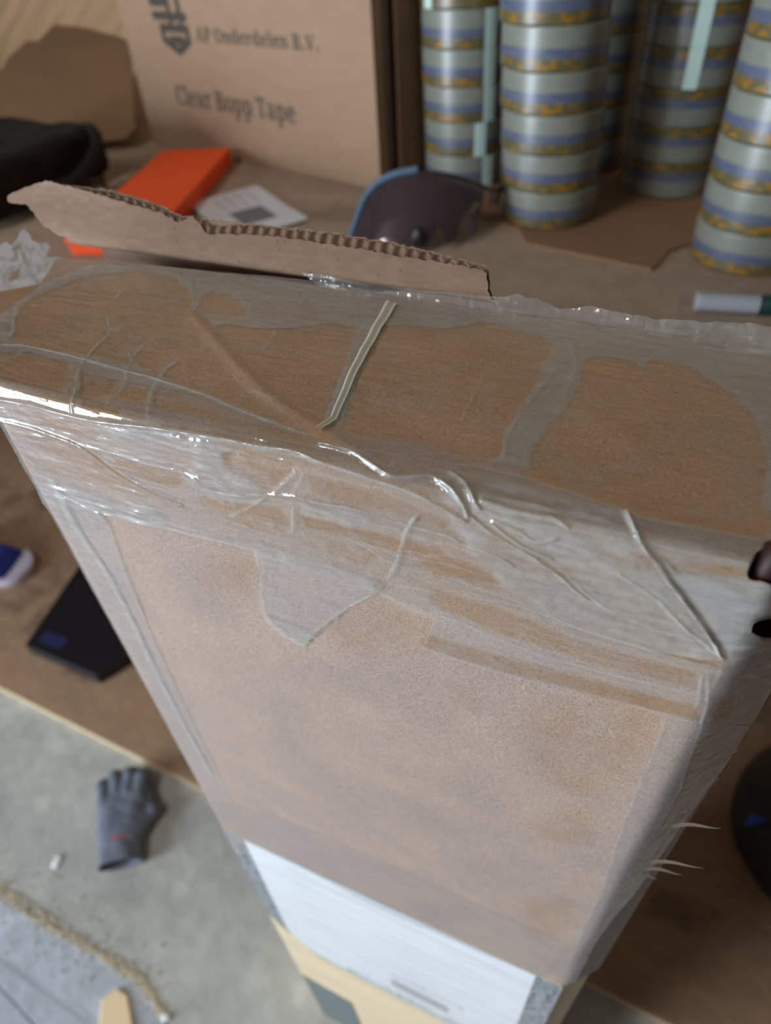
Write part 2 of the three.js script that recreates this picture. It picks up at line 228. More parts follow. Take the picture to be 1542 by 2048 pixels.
CH.ridge = [
{ w: 0.98, h: 1, a: 0.75, p: [0.5,120.5,27,118.5,42.5,119,63,118.5,88.5,115.5,111.5,114,132,113.5,147.5,112.5,159.5,113.5,174.5,114.5,192,116,202,118.5,211.5,122] },
{ w: 0.98, h: 1, a: 0.6, p: [154.5,106.5,166,107,175.5,110,185,112.5,195.5,109.5,205.5,113,210.5,116.5,212,120.5] },
{ w: 0.7, h: 0.8, a: 0.6, p: [137,134,149,131.5,157,131.5,173,130,188,131,205.5,131,211,133,221,133.5,228,137] },
{ w: 0.56, h: 0.5, a: 0.5, p: [150.5,136,160.5,136.5,170.5,137.5] },
{ w: 1.12, h: 0.8, a: 0.7, p: [-7,132,20,131,33,132.5,45.5,134.5,52,138,60,144,71,149,82.5,152,92.5,153] },
{ w: 0.7, h: 0.5, a: 0.6, p: [45.5,134.5,64,134,81,135,100,135,114.5,140.5,137,134] },
{ w: 0.84, h: 0.9, a: 0.5, p: [198.5,105.5,207,109.5,215.5,116.5] },
{ w: 0.7, h: 0.9, a: 0.5, p: [214.5,113.5,223,114,230.5,114,236.5,113.5,242,115] },
{ w: 0.56, h: 0.7, a: 0.4, p: [215,116,225,117.5,240.5,116] },
{ w: 0.84, h: 0.9, a: 0.5, p: [212.5,119.5,219.5,124,229,128,239,133.5,252.5,142.5] },
{ w: 0.7, h: 0.8, a: 0.4, p: [220,119.5,228,121,234,123.5,240,120] },
{ w: 0.84, h: 0.8, a: 0.4, p: [219.5,120.5,230.5,127,239.5,129.5] },
{ w: 1.82, h: 0.9, a: 0.8, p: [250.5,105,267.5,119,278.5,131.5,288.5,143.5,295,153.5] },
{ w: 1.26, h: 0.6, a: 0.7, p: [259.5,128,269,133,277.5,139.5,285,146,294,152.5] },
{ w: 0.98, h: 0.5, a: 0.6, p: [245.5,136,259.5,145,272,148,290,149] },
{ w: 0.98, h: 0.4, a: 0.6, p: [45,25,43.5,38] },
{ w: 1.26, h: 0.4, a: 0.6, p: [44,54.5,49,64.5,45.5,79,45,95,50,108.5,50.5,120] },
{ w: 1.26, h: 0.3, a: 0.5, p: [49,64.5,54,63] },
{ w: 1.4, h: 0.3, a: 0.55, p: [61.5,76,65.5,83,68,84] },
{ w: 1.12, h: 0.3, a: 0.45, p: [67,69.5,64.5,82.5,67.5,100,66,107,66.5,112] },
{ w: 1.68, h: 0.3, a: 0.45, p: [84,77.5,80,88,81.5,100.5,86.5,111] },
{ w: 0.7, h: 0.3, a: 0.5, p: [119,37.5,118,49.5,116.5,63] },
{ w: 0.56, h: 0.3, a: 0.5, p: [201.5,6.5,200.5,17.5] },
{ w: 0.56, h: 0.3, a: 0.5, p: [194.5,52.5,192.5,68.5,191,81] },
{ w: 1.68, h: 0.2, a: 0.5, p: [216,31.5,212.5,51.5,207,74,205.5,97] },
{ w: 1.26, h: 0.2, a: 0.4, p: [218,13,221.5,31,220,52,222,56] },
{ w: 1.26, h: 0.4, a: 0.6, p: [195,124,190.5,135,187,149,183,161] },
{ w: 0.56, h: 0.6, a: 0.5, p: [150.5,119.5,139,132.5] },
{ w: 0.56, h: 0.5, a: 0.4, p: [153.5,119,148,129.5,148.5,131] },
{ w: 0.7, h: 0.4, a: 0.5, p: [137,134,125.5,144,114.5,153] },
{ w: 0.7, h: 0.4, a: 0.55, p: [146.5,136,143.5,151.5] },
{ w: 0.7, h: 0.5, a: 0.6, p: [125,9.5,141,10,153,10.5,158,7] },
{ w: 0.56, h: 0.6, a: 0.7, p: [123,34,136,26,147.5,24.5,160,21,172,14,182,11] },
{ w: 0.7, h: 0.4, a: 0.5, p: [94,46,111,45.5,126.5,41] },
{ w: 0.56, h: 0.4, a: 0.5, p: [105,32,115.5,26.5,122.5,19.5,124.5,10.5] },
{ w: 0.56, h: 0.4, a: 0.5, p: [72.5,6.5,80,35.5] },
{ w: 1.26, h: 0.3, a: 0.5, p: [108.5,78.5,116.5,86.5,129,89] },
{ w: 0.7, h: 0.5, a: 0.5, p: [4.5,84,-3,53.5] },
{ w: 0.7, h: 0.4, a: 0.5, p: [-10,31,2.5,79] },
{ w: 0.7, h: 0.7, a: 0.5, p: [-4,89.5,11,86,26.5,86.5,52,88,75.5,90,98.5,94,123,100,148.5,104] },
{ w: 0.56, h: 0.5, a: 0.35, p: [200.5,99.5,216,99.5,232.5,102,250.5,105] },
{ w: 0.56, h: 0.5, a: 0.4, p: [251,106,268,105,285,103.5] },
{ w: 0.42, h: 0.4, a: 0.4, p: [271.5,58.5,276,59.5] },
{ w: 0.56, h: 0.6, a: 0.5, p: [124.5,168.5,123.5,178.5,118.5,196.5,117.5,213] },
{ w: 0.56, h: 0.5, a: 0.5, p: [119.5,215.5,126.5,221,138,220] },
{ w: 0.56, h: 0.6, a: 0.5, p: [142.5,214.5,158,193,177.5,170.5] },
{ w: 0.56, h: 0.4, a: 0.4, p: [135,182,151.5,173.5] },
{ w: 0.56, h: 0.4, a: 0.4, p: [138.5,212,135,201.5,134,193.5] },
{ w: 0.7, h: 0.6, a: 0.5, p: [165.5,144.5,175.5,147.5,185,152,206,151.5,232.5,153.5,255,158.5,289.5,158.5] },
{ w: 0.56, h: 0.4, a: 0.4, p: [191,146.5,205.5,144.5,214.5,144.5] },
{ w: 0.84, h: 0.3, a: 0.4, p: [182,173,206,174,235,178.5,258,178.5,293.5,175] },
{ w: 0.98, h: 0.5, a: 0.6, p: [293,162.5,296.5,178,298,190,301.5,225.5,305.5,255,303.5,306,300.5,356,303,392.5] },
{ w: 0.7, h: 0.5, a: 0.5, p: [325.5,186,327.5,225.5,323.5,257,315.5,289.5,312,329,310.5,360.5] },
{ w: 0.7, h: 0.4, a: 0.5, p: [291.5,164.5,293.5,177,294,184] },
{ w: 0.7, h: 0.4, a: 0.5, p: [296,159,296,169.5] },
{ w: 0.7, h: 0.3, a: 0.4, p: [309.5,183,315.5,202,327,212] },
{ w: 1.12, h: 0.2, a: 0.5, p: [303,392.5,301.5,444,297,554.5] }];
CH.front = [
{ w: 0.84, h: 0.1, a: 0.3, p: [40,180,35.5,224,34.5,261.5,33.5,350,34.5,431,34,528] },
{ w: 5.6, h: 0.1, a: 0.8, p: [17,164,16.5,195,22,221.5,23,258,21.5,340,25,442.5] },
{ w: 1.12, h: 0.3, a: 0.3, p: [286.5,192.5,287,231,288,288,292,376,293.5,526.5] },
{ w: 1.4, h: 0.3, a: 0.4, p: [94,200,92.5,215] },
{ w: 1.12, h: 0.3, a: 0.3, p: [23.5,490,111.5,463.5,209,469,290,472.5] }];
CH.rimUp = [-16.5,92.5,11,86,26.5,86.5,52,88,75.5,90,98.5,94,123,100,148.5,104,164.5,105.5,179.5,102.5,201,100,216,99.5,232.5,102,250.5,105,267.5,119,278.5,131.5,288.5,143.5,296,154.5];
CH.rimLow = [296,154.5,274,158.5,255,159,231,155.5,206,160,181,164.5,177.5,171.5,163.5,185.5,158,194.5,149.5,205.5,142,218.5,137,224,128,222,119,213.5,118.5,196.5,123.5,178.5,122.5,168.5,104.5,169.5,76,171.5,38,174.5,14.5,168,-2,165,-38,160];
CH.cornerFilm = [250.5,105,267.5,104.5,292,102,363,216.5,304.5,165,292.5,158.5,296,154.5,288.5,143.5,278.5,131.5,267.5,119];
CH.band = [177.5,171.5,182.5,164,206,160,231,155.5,255,159,274,158.5,292.5,158.5,310,168,329.5,185,346.5,224,327,212,300,191.5,272.5,193,226.5,198,195.5,197.5,200.5,176.5,186,174];
CH.leftEdge = [-35,160.5,-2,165,14.5,168,38,174.5,42,180,34.5,261.5,33.5,350,34.5,431,33.5,538.5,1,557.5,-72.5,617,-24.5,315];
CH.rightEdge = [286.5,191.5,300,191.5,349,229.5,324.5,260,319,322,314.5,389,310,408.5,304,458,306,560,281,541,290,461.5,292,376,288,288,287,231];
CH.bottomBand = [7.5,506,60,469,112,458.5,209,464,289,468,287,544.5,278.5,566.5,208.5,575.5,138.5,581,77.5,562,22,566.5,2,564.5];
CH.holeA = [291,117.5,288.5,111,286.5,107.5,287,105,290,102.5,305.5,121.5,295,118.5,292.5,119.5];
CH.holeB = [298,139.5,298,135,302,134.5,313.5,139.5,320.5,155.5,306.5,147.5];
CH.foldTop = [157,8,149.5,99.5];
CH.dent = [81.5,42,92,55,106.5,71,120,83.5,129.5,90,143.5,96,158,101.5,173,107];
CH.flapFront = [-58.5,-4.5,-63.5,10,-64,13,-70.5,13,-82.5,17,-96.5,23.5,-111.5,24,-114,26,-104.5,29.5,-86.5,34.5,-69,33,-48,31,-28,29,-5.5,26.5,7,24,14,26.5,19.5,24,26,20.5,37.5,22,64,23,102,22.5,127.5,21.5,151.5,21,165.5,20.5,171.5,19.5,177.5,7.5,103.5,-2.5,-60.5,-18.5];
CH.flapBack = [-46,-4.5,-51.5,9.5,-64,10.5,-80,14.5,-97.5,22,-112,26,-90.5,33,-73,32.5,-45,32,-18.5,29.5,7,25.5,12,25.5,19.5,25.5,44,25.5,72.5,25.5,99.5,25.5,125.5,24.5,150,22.5,169,21,171.5,20,177.5,6.5,101.5,-4.5,-48,-19];
CH.film = [83,12.5,95,13,110.5,12,125.5,12,147,12.5,158.5,14,180.5,15,188.5,17.5,201.5,16,206,14,217.5,16.5,229.5,15.5,259,16,283.5,17,299.5,17.5,308,-8.5,290,-3.5,276.5,0,259,4.5,243.5,5,213.5,7,182,6,150.5,4.5,126,7,95,7.5];
CH.ear = [-150.5,-3,-115,4,-107.5,7.5,-104.5,5.5,-99,9.5,-95.5,14,-92,15.5,-88.5,12.5,-88,9.5,-82.5,8.5,-77,8.5,-76,7,-80.5,1.5,-73.5,3,-48.5,2.5,-27.5,3.5,12.5,6,30.5,3.5,-9,-3,-63,-11,-93.5,-23,-120.5,-41.5,-136,-59.5,-183,-74];
CH.earHoleA = [-113.5,-13,-109,-9.5,-103.5,-7,-104.5,-11,-112.5,-15];
CH.earHoleB = [-105.5,4,-100,6,-99,5,-104.5,2.5];
CH.lensFull = [-64.5,-36,-59.5,-9,-53.5,17.5,-46.5,42.5,-32,59.5,-8,72,25.5,78.5,61.5,73.5,93.5,61,118.5,45,122,21,117,-14.5];
CH.lens = [-59.5,-9,-53.5,17.5,-46.5,42.5,-32,59.5,-8,72,25.5,78.5,61.5,73.5,93.5,61,118.5,45,120.5,31,114,13.5,102,-3,102.5,26,109,36.5,106,41,100.5,34,94,18,93,-4,85.5,-5,80.5,10,71.5,24,62.5,9.5,59,-8,-50.5,-20.5];
CH.ramp = [-1657,39,-1682,279,-1733,373,-1738,454,-1699,459,-1715,543,-1598,528,-1455,483,-1397,460,-1133,106,-1133,71,-1247,37,-1554,0];
const VR = 113.5, FRONT = -0.1485, TOP = 1.21, FOOT = 566;
const AX = 40, AY = 20, AW = 400, AH = 230, KA = 2048 / AW, TW = 2048, TH = Math.round(AH * KA); // upper map: U -40..360, V -20..210
const BX = 10, BY0 = 140, BW = 350, BH = 450, KB = 1024 / BW, SW = 1024, SH = Math.round(BH * KB); // lower map: U -10..340, V 140..590
const trace = (g, p, sx, sy, k, close) => { g.beginPath(); for (let i = 0; i < p.length; i += 2) g[i ? 'lineTo' : 'moveTo']((p[i] + sx) * k, (p[i + 1] + sy) * k); if (close) g.closePath(); };
const curve = (g, p, sx, sy, k) => { g.beginPath(); const q = []; for (let i = 0; i < p.length; i += 2) q.push(new THREE.Vector2((p[i] + sx) * k, (p[i + 1] + sy) * k)); const c = new THREE.SplineCurve(q), n = q.length * 8; for (let i = 0; i <= n; i++) { const v = c.getPoint(i / n); g[i ? 'lineTo' : 'moveTo'](v.x, v.y); } };
const grey = (v) => { const n = Math.round(255 * clamp(v)); return `rgb(${n},${n},${n})`; };
function fields(w, h, sx, sy, k) {
  const bond = raster(w, h, (g) => { g.fillStyle = '#fff'; for (const b of CH.bonded) { trace(g, b.p, sx, sy, k, true); g.fill(); } }, Math.round(0.55 * k));
  const haze = raster(w, h, (g) => { g.fillStyle = '#fff'; for (const b of CH.haze) { trace(g, b.p, sx, sy, k, true); g.fill(); } }, Math.round(1.6 * k));
  const stain = raster(w, h, (g) => { g.fillStyle = '#fff'; for (const b of CH.stain) { trace(g, b.p, sx, sy, k, true); g.fill(); } }, Math.round(4 * k));
  // creases: every stroke breaks up into short strands of uneven width and strength
  const strands = (g, q, value, width, seed) => {
    const v = []; for (let i = 0; i < q.length; i += 2) v.push(new THREE.Vector2(q[i], q[i + 1])); const c = new THREE.SplineCurve(v), n = Math.max(8, Math.round(c.getLength() / 0.8)); let p = null;
    for (let i = 0; i <= n; i++) { const t = c.getPoint(i / n), tan = c.getTangent(i / n), m = vn(i / 7, seed * 3.1, 5), o = width * 0.7 * (vn(i / 9, seed * 1.7, 6) - 0.5) * 2, e = sst(0, 0.12, i / n) * sst(1, 0.88, i / n); t.x -= tan.y * o; t.y += tan.x * o; if (p) { g.strokeStyle = grey(value * (0.35 + 0.85 * m) * (0.3 + 0.7 * e)); g.lineWidth = Math.max(1.1, width * (0.35 + 0.9 * vn(i / 5, seed, 8)) * (0.35 + 0.65 * e) * k); g.beginPath(); g.moveTo((p.x + sx) * k, (p.y + sy) * k); g.lineTo((t.x + sx) * k, (t.y + sy) * k); g.stroke(); } p = t; }
  };
  const R = rng(404), fine = []; // fine stretch lines of the tape
  for (let i = 0; i < 130; i++) { const U = 300 * R(), V = R() < 0.3 ? 3 + 14 * R() : 112 + 62 * R(), L = 10 + 38 * R(), sl = -0.02 + 0.1 * (R() - 0.5); fine.push({ w: 0.22 + 0.3 * R(), h: 0.25 * R(), a: 0.15 + 0.3 * R(), p: [U, V, U + L / 2, V + sl * L * 0.5 + R() - 0.5, U + L, V + sl * L] }); }
  const lines = raster(w, h, (g) => { g.globalCompositeOperation = 'lighten'; [...CH.ridge, ...CH.front, ...fine].forEach((b, i) => { if (b.w > 3) { g.strokeStyle = grey(b.a * 0.55); g.lineWidth = b.w * 0.8 * k; curve(g, b.p, sx, sy, k); g.stroke(); return; } strands(g, b.p, b.a, b.w * 0.62, i + 1); if (b.w > 0.6) strands(g, b.p, b.a * 0.6, b.w, i + 200); }); }, Math.max(1, Math.round(0.14 * k)));
  const lift = raster(w, h, (g) => { g.globalCompositeOperation = 'lighten'; for (const b of [...CH.ridge, ...CH.front, ...fine]) { g.strokeStyle = grey(b.h * b.h); g.lineWidth = Math.max(1.5, Math.min(b.w, 1.1) * 0.8 * k); curve(g, b.p, sx, sy, k); g.stroke(); } }, Math.max(1, Math.round(0.42 * k)));
  const fold = raster(w, h, (g) => { g.strokeStyle = '#fff'; g.lineWidth = 5 * k; curve(g, CH.dent, sx, sy, k); g.stroke(); }, Math.round(1.6 * k));
  return { bond, haze, stain, lines, lift, fold, w, h, sx, sy, k };
}
const FA = fields(TW, TH, AX, AY, KA), FB = fields(SW, SH, BX, -BY0, KB);
const at = (F, name, U, V) => { const x = clamp((U + F.sx) * F.k, 0, F.w - 1.01), y = clamp((V + F.sy) * F.k, 0, F.h - 1.01), i = Math.floor(x), j = Math.floor(y), a = F[name], fx = x - i, fy = y - j, n = j * F.w + i; return lerp(lerp(a[n], a[n + 1], fx), lerp(a[n + F.w], a[n + F.w + 1], fx), fy); };
const field = (name, U, V) => V < 205 ? at(FA, name, U, V) : at(FB, name, U, V);
function P0(U, V) {
  if (V <= VR) {
    const z = -0.262 + V / 1000, d = FRONT - z, xl = -0.2565 - 0.577 * d, xr = 0.0415 + Math.min(0.0205, d) + 0.04 * Math.max(0, d - 0.0205), t = U / 298;
    const y = TOP + 0.0035 * (fbm(U / 60, V / 45, 7, 3) - 0.5) * sst(0, 25, V) + 0.001 * field('fold', U, V) - 0.003 * sst(0.2, -0.05, t) * sst(113, 70, V) + 0.003 * Math.sin(Math.PI * clamp(t)) * sst(113, 60, V);
    return [lerp(xl, xr, t), y, z];
  }
  const y = TOP - (V - VR) / 1000;
  if (U < 0) return [-0.2565 + 0.00004 * U + 0.00054 * U * sst(VR + 14, VR, V), y, FRONT + U / 1000];
  if (U <= 298) { const b = Math.sin(Math.PI * U / 298) * Math.sin(Math.PI * clamp((V - VR) / 452)); return [-0.2565 + U / 1000, y, FRONT + 0.004 * b + 0.0018 * (fbm(U / 70, V / 70, 61, 2) - 0.5)]; }
  const a = (U - 298) / 1000; if (a < 0.029) return [0.0415 + a * 0.7071, y, FRONT - a * 0.7071];
  return [0.062 + 0.04 * (a - 0.029), y, FRONT - 0.0205 - (a - 0.029)];
}
const W5 = [1, 2, 3, 2, 1];
function surf(U, V) { // P0 with the edges rounded
  const nu = V > VR && (Math.abs(U - 298) < 7 || Math.abs(U) < 7) ? 5 : 1, nv = Math.abs(V - VR) < 9 ? 5 : 1; if (nu === 1 && nv === 1) return P0(U, V);
  let s = 0; const o = [0, 0, 0];
  for (let i = 0; i < nu; i++) for (let j = 0; j < nv; j++) { const w = (nu === 1 ? 1 : W5[i]) * (nv === 1 ? 1 : W5[j]), p = P0(U + (nu === 1 ? 0 : (i - 2) * 2), V + (nv === 1 ? 0 : (j - 2) * 3.4)); s += w; o[0] += w * p[0]; o[1] += w * p[1]; o[2] += w * p[2]; }
  return [o[0] / s, o[1] / s, o[2] / s];
}
function off(U, V, h) { const e = 1.2, a = surf(U - e, V), b = surf(U + e, V), c = surf(U, V - e), d = surf(U, V + e), ux = b[0] - a[0], uy = b[1] - a[1], uz = b[2] - a[2], vx = d[0] - c[0], vy = d[1] - c[1], vz = d[2] - c[2]; let nx = vy * uz - vz * uy, ny = vz * ux - vx * uz, nz = vx * uy - vy * ux; const l = Math.hypot(nx, ny, nz) || 1, p = surf(U, V); return [p[0] + nx / l * h, p[1] + ny / l * h, p[2] + nz / l * h]; }
const uvA = (U, V) => [(U + AX) / AW, (V + AY) / AH], uvB = (U, V) => [(U + BX) / BW, (V - BY0) / BH];
const fibre = (U, V, s) => 0.5 * fbm(U * 2.1 + V * 0.7, V * 1.7 - U * 0.6, s, 3) + 0.5 * fbm(U * 4.4 - V, V * 3.4 + U, s + 40, 2);
// paper: dry kraft liner, darker and warmer where the adhesive has soaked in
function paper(U, V, bond, stain, seed) {
  const f = fibre(U, V, seed), m = fbm(U / 28, V / 22, seed + 3, 4), speck = hash(Math.floor(U * 2.3), Math.floor(V * 2.3), seed) > 0.9965 ? 0.72 : 1;
  const v = (1 + 0.58 * (f - 0.5) + 0.11 * (m - 0.5)) * speck, dry = [166, 144, 130], wet = V < 108 ? [173, 137, 102] : [146, 110, 72], soak = V < 108 ? 0.3 : 0.45 * sst(178, 150, V), t = clamp(Math.max(bond * (0.75 + 0.5 * m), soak * (0.6 + 0.8 * m)) + stain * 0.3);
  return [lerp(dry[0], wet[0], t) * v, lerp(dry[1], wet[1], t) * v, lerp(dry[2], wet[2], t) * v * (1 - 0.06 * (m - 0.5))];
}
const paperA = tex(TW, TH, (x, y) => { const U = x / KA - AX, V = y / KA - AY, n = y * TW + x; return paper(U, V, FA.bond[n] * (V < 150 ? 1 : 0.8), FA.stain[n] * fbm(U / 14, V / 14, 88, 4) * 1.4, 5); });
const paperB = tex(SW, SH, (x, y) => { const U = x / KB - BX, V = y / KB + BY0, n = y * SW + x; return paper(U, V, FB.bond[n] * 0.6, FB.stain[n] * fbm(U / 14, V / 14, 88, 4) * 1.4, 5); });
const grainB = tex(512, 512, (x, y) => { const v = 255 * (0.5 * fbm(x / 7, y / 3, 9, 3) + 0.5 * fbm(x / 40, y / 30, 10, 2)); return [v, v, v]; }, false);
const cardTop = std({ map: paperA, roughness: 0.72, bumpMap: rep(grainB, 6, 3.4), bumpScale: 0.0002 }), cardFront = std({ map: paperB, roughness: 0.8, bumpMap: rep(grainB, 5, 6), bumpScale: 0.0003 });
// film: clear where it is bonded, milky where air and dried glue lie under it
function milk(U, V, n, F, gain) {
  const st = 0.6 * fbm(U / 16, V / 3.2, 71, 3) + 0.4 * fbm(U / 9 + V / 30, V / 1.1, 73, 2), sp = fbm(U / 3.5, V / 3.5, 83, 3), pt = sst(0.52, 0.78, fbm(U / 9, V / 6, 63, 4)), band = V < 95 ? 0.32 : 0.11;
  const wu = 3.2 * (fbm(U / 6, V / 6, 201, 3) - 0.5), wv = 3.2 * (fbm(U / 6, V / 6, 211, 3) - 0.5), bond = clamp(at(F, 'bond', U + wu, V + wv) * 1.15);
  const base = band * (0.3 + 1.2 * st) * (0.6 + 0.8 * sp) + F.haze[n] * (0.02 + 0.3 * st) * (0.4 + sp);
  const line = at(F, 'lines', U + wu * 0.25, V + wv * 0.25) * clamp(0.15 + 1.5 * fbm(U / 5, V / 5, 231, 3) * (0.5 + sp) - 0.1);
  return clamp(gain * base * (V > 440 ? 0.08 : 1) * (1 - 0.93 * bond) + line * 0.85 + bond * (0.03 * sp + 0.08 * pt), 0, 0.85);
}
function filmMaps(w, h, k, sx, sy, F, gain) {
  const H = new Float32Array(w * h); for (let y = 0; y < h; y++) for (let x = 0; x < w; x++) { const n = y * w + x; H[n] = milk(x / k - sx, y / k - sy, n, F, gain); }
  return {
    map: tex(w, h, (x, y) => { const m = Math.min(1, H[y * w + x] * 1.25); return [lerp(255, 184, m), lerp(255, 181, m), lerp(255, 167, m)]; }),
    tr: tex(w, h, (x, y) => { const m = H[y * w + x]; return [255 * (1 - 0.86 * m), 255 * (0.05 + 0.09 * Math.min(1, m)), 0]; }, false),
    bump: tex(w, h, (x, y) => { const n = y * w + x, U = x / k, V = y / k; const v = 0.45 * F.lift[n] + 0.26 * fbm(U / 9, V / 2.6, 91, 3) + 0.07 * fbm(U / 2.2, V / 2.2, 95, 2); return [255 * v, 255 * v, 255 * v]; }, false),
  };
}
const mA = filmMaps(TW, TH, KA, AX, AY, FA, 1), mB = filmMaps(SW, SH, KB, BX, -BY0, FB, 0.6);
const filmMat = (m, extra = {}) => phys({ color: 0xffffff, map: m.map, transmission: 1, transmissionMap: m.tr, thickness: 0, roughness: 1, roughnessMap: m.tr, ior: 1.5, bumpMap: m.bump, bumpScale: 0.0014, side: THREE.DoubleSide, ...extra });
const filmA = filmMat(mA), filmB = filmMat(mB);

const parcel = thing('taped_parcel', 'tall brown cardboard box wrapped in wrinkled clear tape, standing on the white-labelled carton', 'box');
{
  const hole = (U, V) => Math.max(inside(CH.holeA, U, V), inside(CH.holeB, U, V));
  const one = (U, V) => [U, V];
  part('top_panel', sheet(0, 306, 0, 150, 1.4, (U, V) => Math.min(-hole(U, V), V < VR - 2 ? 6 : 298.02 - U), surf, uvA), cardTop, parcel);
  part('front_panel', sheet(0, 327, 150, FOOT, 4, null, surf, uvB), cardFront, parcel);
  part('side_panel', sheet(298, 327, VR - 3, 150, 2, (U, V) => -hole(U, V), surf, uvA), cardTop, parcel);
  part('side_panel', sheet(327, 425, VR, FOOT, 6, null, surf, (U, V) => [U / 1000, V / 1000]), kraft, parcel);
  part('side_panel', sheet(-113, 0, VR, FOOT, 6, null, surf, (U, V) => [U / 1000, V / 1000]), kraft, parcel);
  const b = surf(-113, VR + 20), c = surf(425, VR + 20);
  part('back_panel', sheet(0, 1, 0, 1, 0.04, null, (u, v) => { const q = surf(298 * u, 0.2); return [lerp(lerp(b[0], c[0], u), q[0], sst(0.06, 0, v)), lerp(q[1] - 0.0005, 0.7575, v), lerp(b[2], c[2], u) - 0.0005]; }, one), kraft, parcel);
  part('bottom_panel', sheet(0, 1, 0, 1, 1, null, (u, v) => [lerp(lerp(b[0], c[0], u), lerp(-0.2565, 0.0415, u), v), 0.7578, lerp(lerp(b[2], c[2], u), FRONT, v)], one), kraft, parcel);
  // the clear tape, strip by strip, each lying a little above the paper
  const rise = (U, V) => 0.0004 + 0.0019 * field('lift', U, V) + 0.0016 * (fbm(U / 22, V / 4, 55, 3) - 0.3) * (0.25 + field('haze', U, V));
  const strip = (keep, r, h, mat, uv, label, step = 1.1) => part('tape_strip', sheet(r[0], r[1], r[2], r[3], step, keep, (U, V) => off(U, V, rise(U, V) + h), uv), mat, parcel, label);
  const rag = (U, V, a) => a * (fbm(U / 2.5, V / 2.5, 301, 3) - 0.5);
  const up = CH.rimUp, cap = [...up, 300, 100, 300, -4, 200, 0, 120, -3, 60, 2, 22, 6, 3, 30, -12, 70];
  strip((U, V) => Math.min(inside(cap, U, V), -hole(U, V) + 0.3), [-24, 300, -4, 160], 0.0003, filmA, uvA, 'wide clear tape over the top');
  const rim = [...up, ...CH.rimLow];
  strip((U, V) => inside(rim, U, V) + rag(U, V, 2.2 * sst(165, 200, V)), [-20, 300, 80, 230], 0.0010, filmA, uvA, 'wrinkled clear tape along the front edge with a torn tongue', 0.75);
  strip((U, V) => Math.min(inside(CH.cornerFilm, U, V), -hole(U, V)) + rag(U, V, 1.5), [244, 345, 95, 222], 0.0006, filmA, uvA, 'milky tape gathered at the right corner');
  strip((U, V) => inside(CH.band, U, V), [170, 350, 150, 235], 0.0005, filmA, uvA, 'tape band across the upper front');
  strip((U, V) => inside(CH.leftEdge, U, V) + rag(U, V, 0.8), [-30, 48, 150, 562], 0.0005, filmB, uvB, 'tape along the left edge', 2);
  strip((U, V) => inside(CH.rightEdge, U, V) + rag(U, V, 2), [276, 338, 180, 562], 0.0007, filmB, uvB, 'frayed tape along the right edge', 1.6);
  strip((U, V) => inside(CH.bottomBand, U, V), [0, 292, 450, 590], 0.001, filmB, uvB, 'tape band along the lower edge', 2.4);
  // a narrow doubled fold of tape running from back to front over the top
  const F0 = CH.foldTop, fold = (u, v) => { const t = v, U = lerp(F0[0], F0[2], t) + (u - 0.5) * lerp(4.0, 2.2, t), V = lerp(F0[1], F0[3], t) + 0.6 * Math.sin(t * 9); return off(U, V, 0.0019 + 0.0004 * Math.sin(2 * Math.PI * u) + 0.0002 * Math.sin(t * 31)); };
  part('tape_fold', sheet(0, 1, 0, 1, 0.04, null, fold, (u, v) => [u, v]), phys({ color: 0xe9ead9, transmission: 0.35, thickness: 0, roughness: 0.25, side: THREE.DoubleSide }), parcel, 'narrow milky fold of tape');

  // torn flap of corrugated board standing along the back edge: two liners with the fluting between
  const flap = new THREE.Group(); flap.name = 'torn_flap'; parcel.add(flap);
  const fx = (X) => -0.25 + X / 1000, bow = (X, h) => 0.0115 * sst(0, 12, h) * sst(34, 12, h) - 0.010 * sst(10, 0, h) + 0.0016 * (fbm(X / 25, h / 14, 400, 3) - 0.5), fz = (X, h) => -0.274 - 0.00035 * h + bow(X, h);
  const liner = (poly, back, seed) => sheet(-120, 182, -20, 42, 1, (X, h) => inside(poly, X, h) + 1.5 * (fbm(X / 2, h / 2, seed, 3) - 0.5), (X, h) => [fx(X), 1.205 + h / 1000, fz(X, h) - back - (X < 0 && X > -78 ? 0.0012 * Math.sin(Math.PI * (X + 78) / 78) * sst(8, 30, h) * (back ? 1 : -1) : 0)], (X, h) => [X / 450, h / 450]);
  const linerMat = std({ map: rep(kraftT, 1, 1), color: 0xd2d6e4, roughness: 0.82, side: THREE.DoubleSide }), inner = std({ map: rep(kraftT, 1, 1), color: 0xb4b4bc, roughness: 0.9, side: THREE.DoubleSide });
  part('liner', liner(CH.flapFront, 0, 410), linerMat, flap); part('liner', liner(CH.flapBack, 0.0027, 420), linerMat, flap);
  part('fluting', sheet(-112, 180, -18, 40, 0.7, (X, h) => Math.min(inside(CH.flapBack, X, h + 0.3), inside(CH.flapFront, X, h - 2.6)) + 1.2 * (fbm(X / 2, h / 2, 430, 2) - 0.5), (X, h) => [fx(X), 1.205 + h / 1000, fz(X, h) - 0.00135 + 0.0012 * Math.sin(X / 6.2 * 2 * Math.PI + 0.5 * Math.sin(X / 31))], (X, h) => [X / 450, h / 450]), inner, flap);
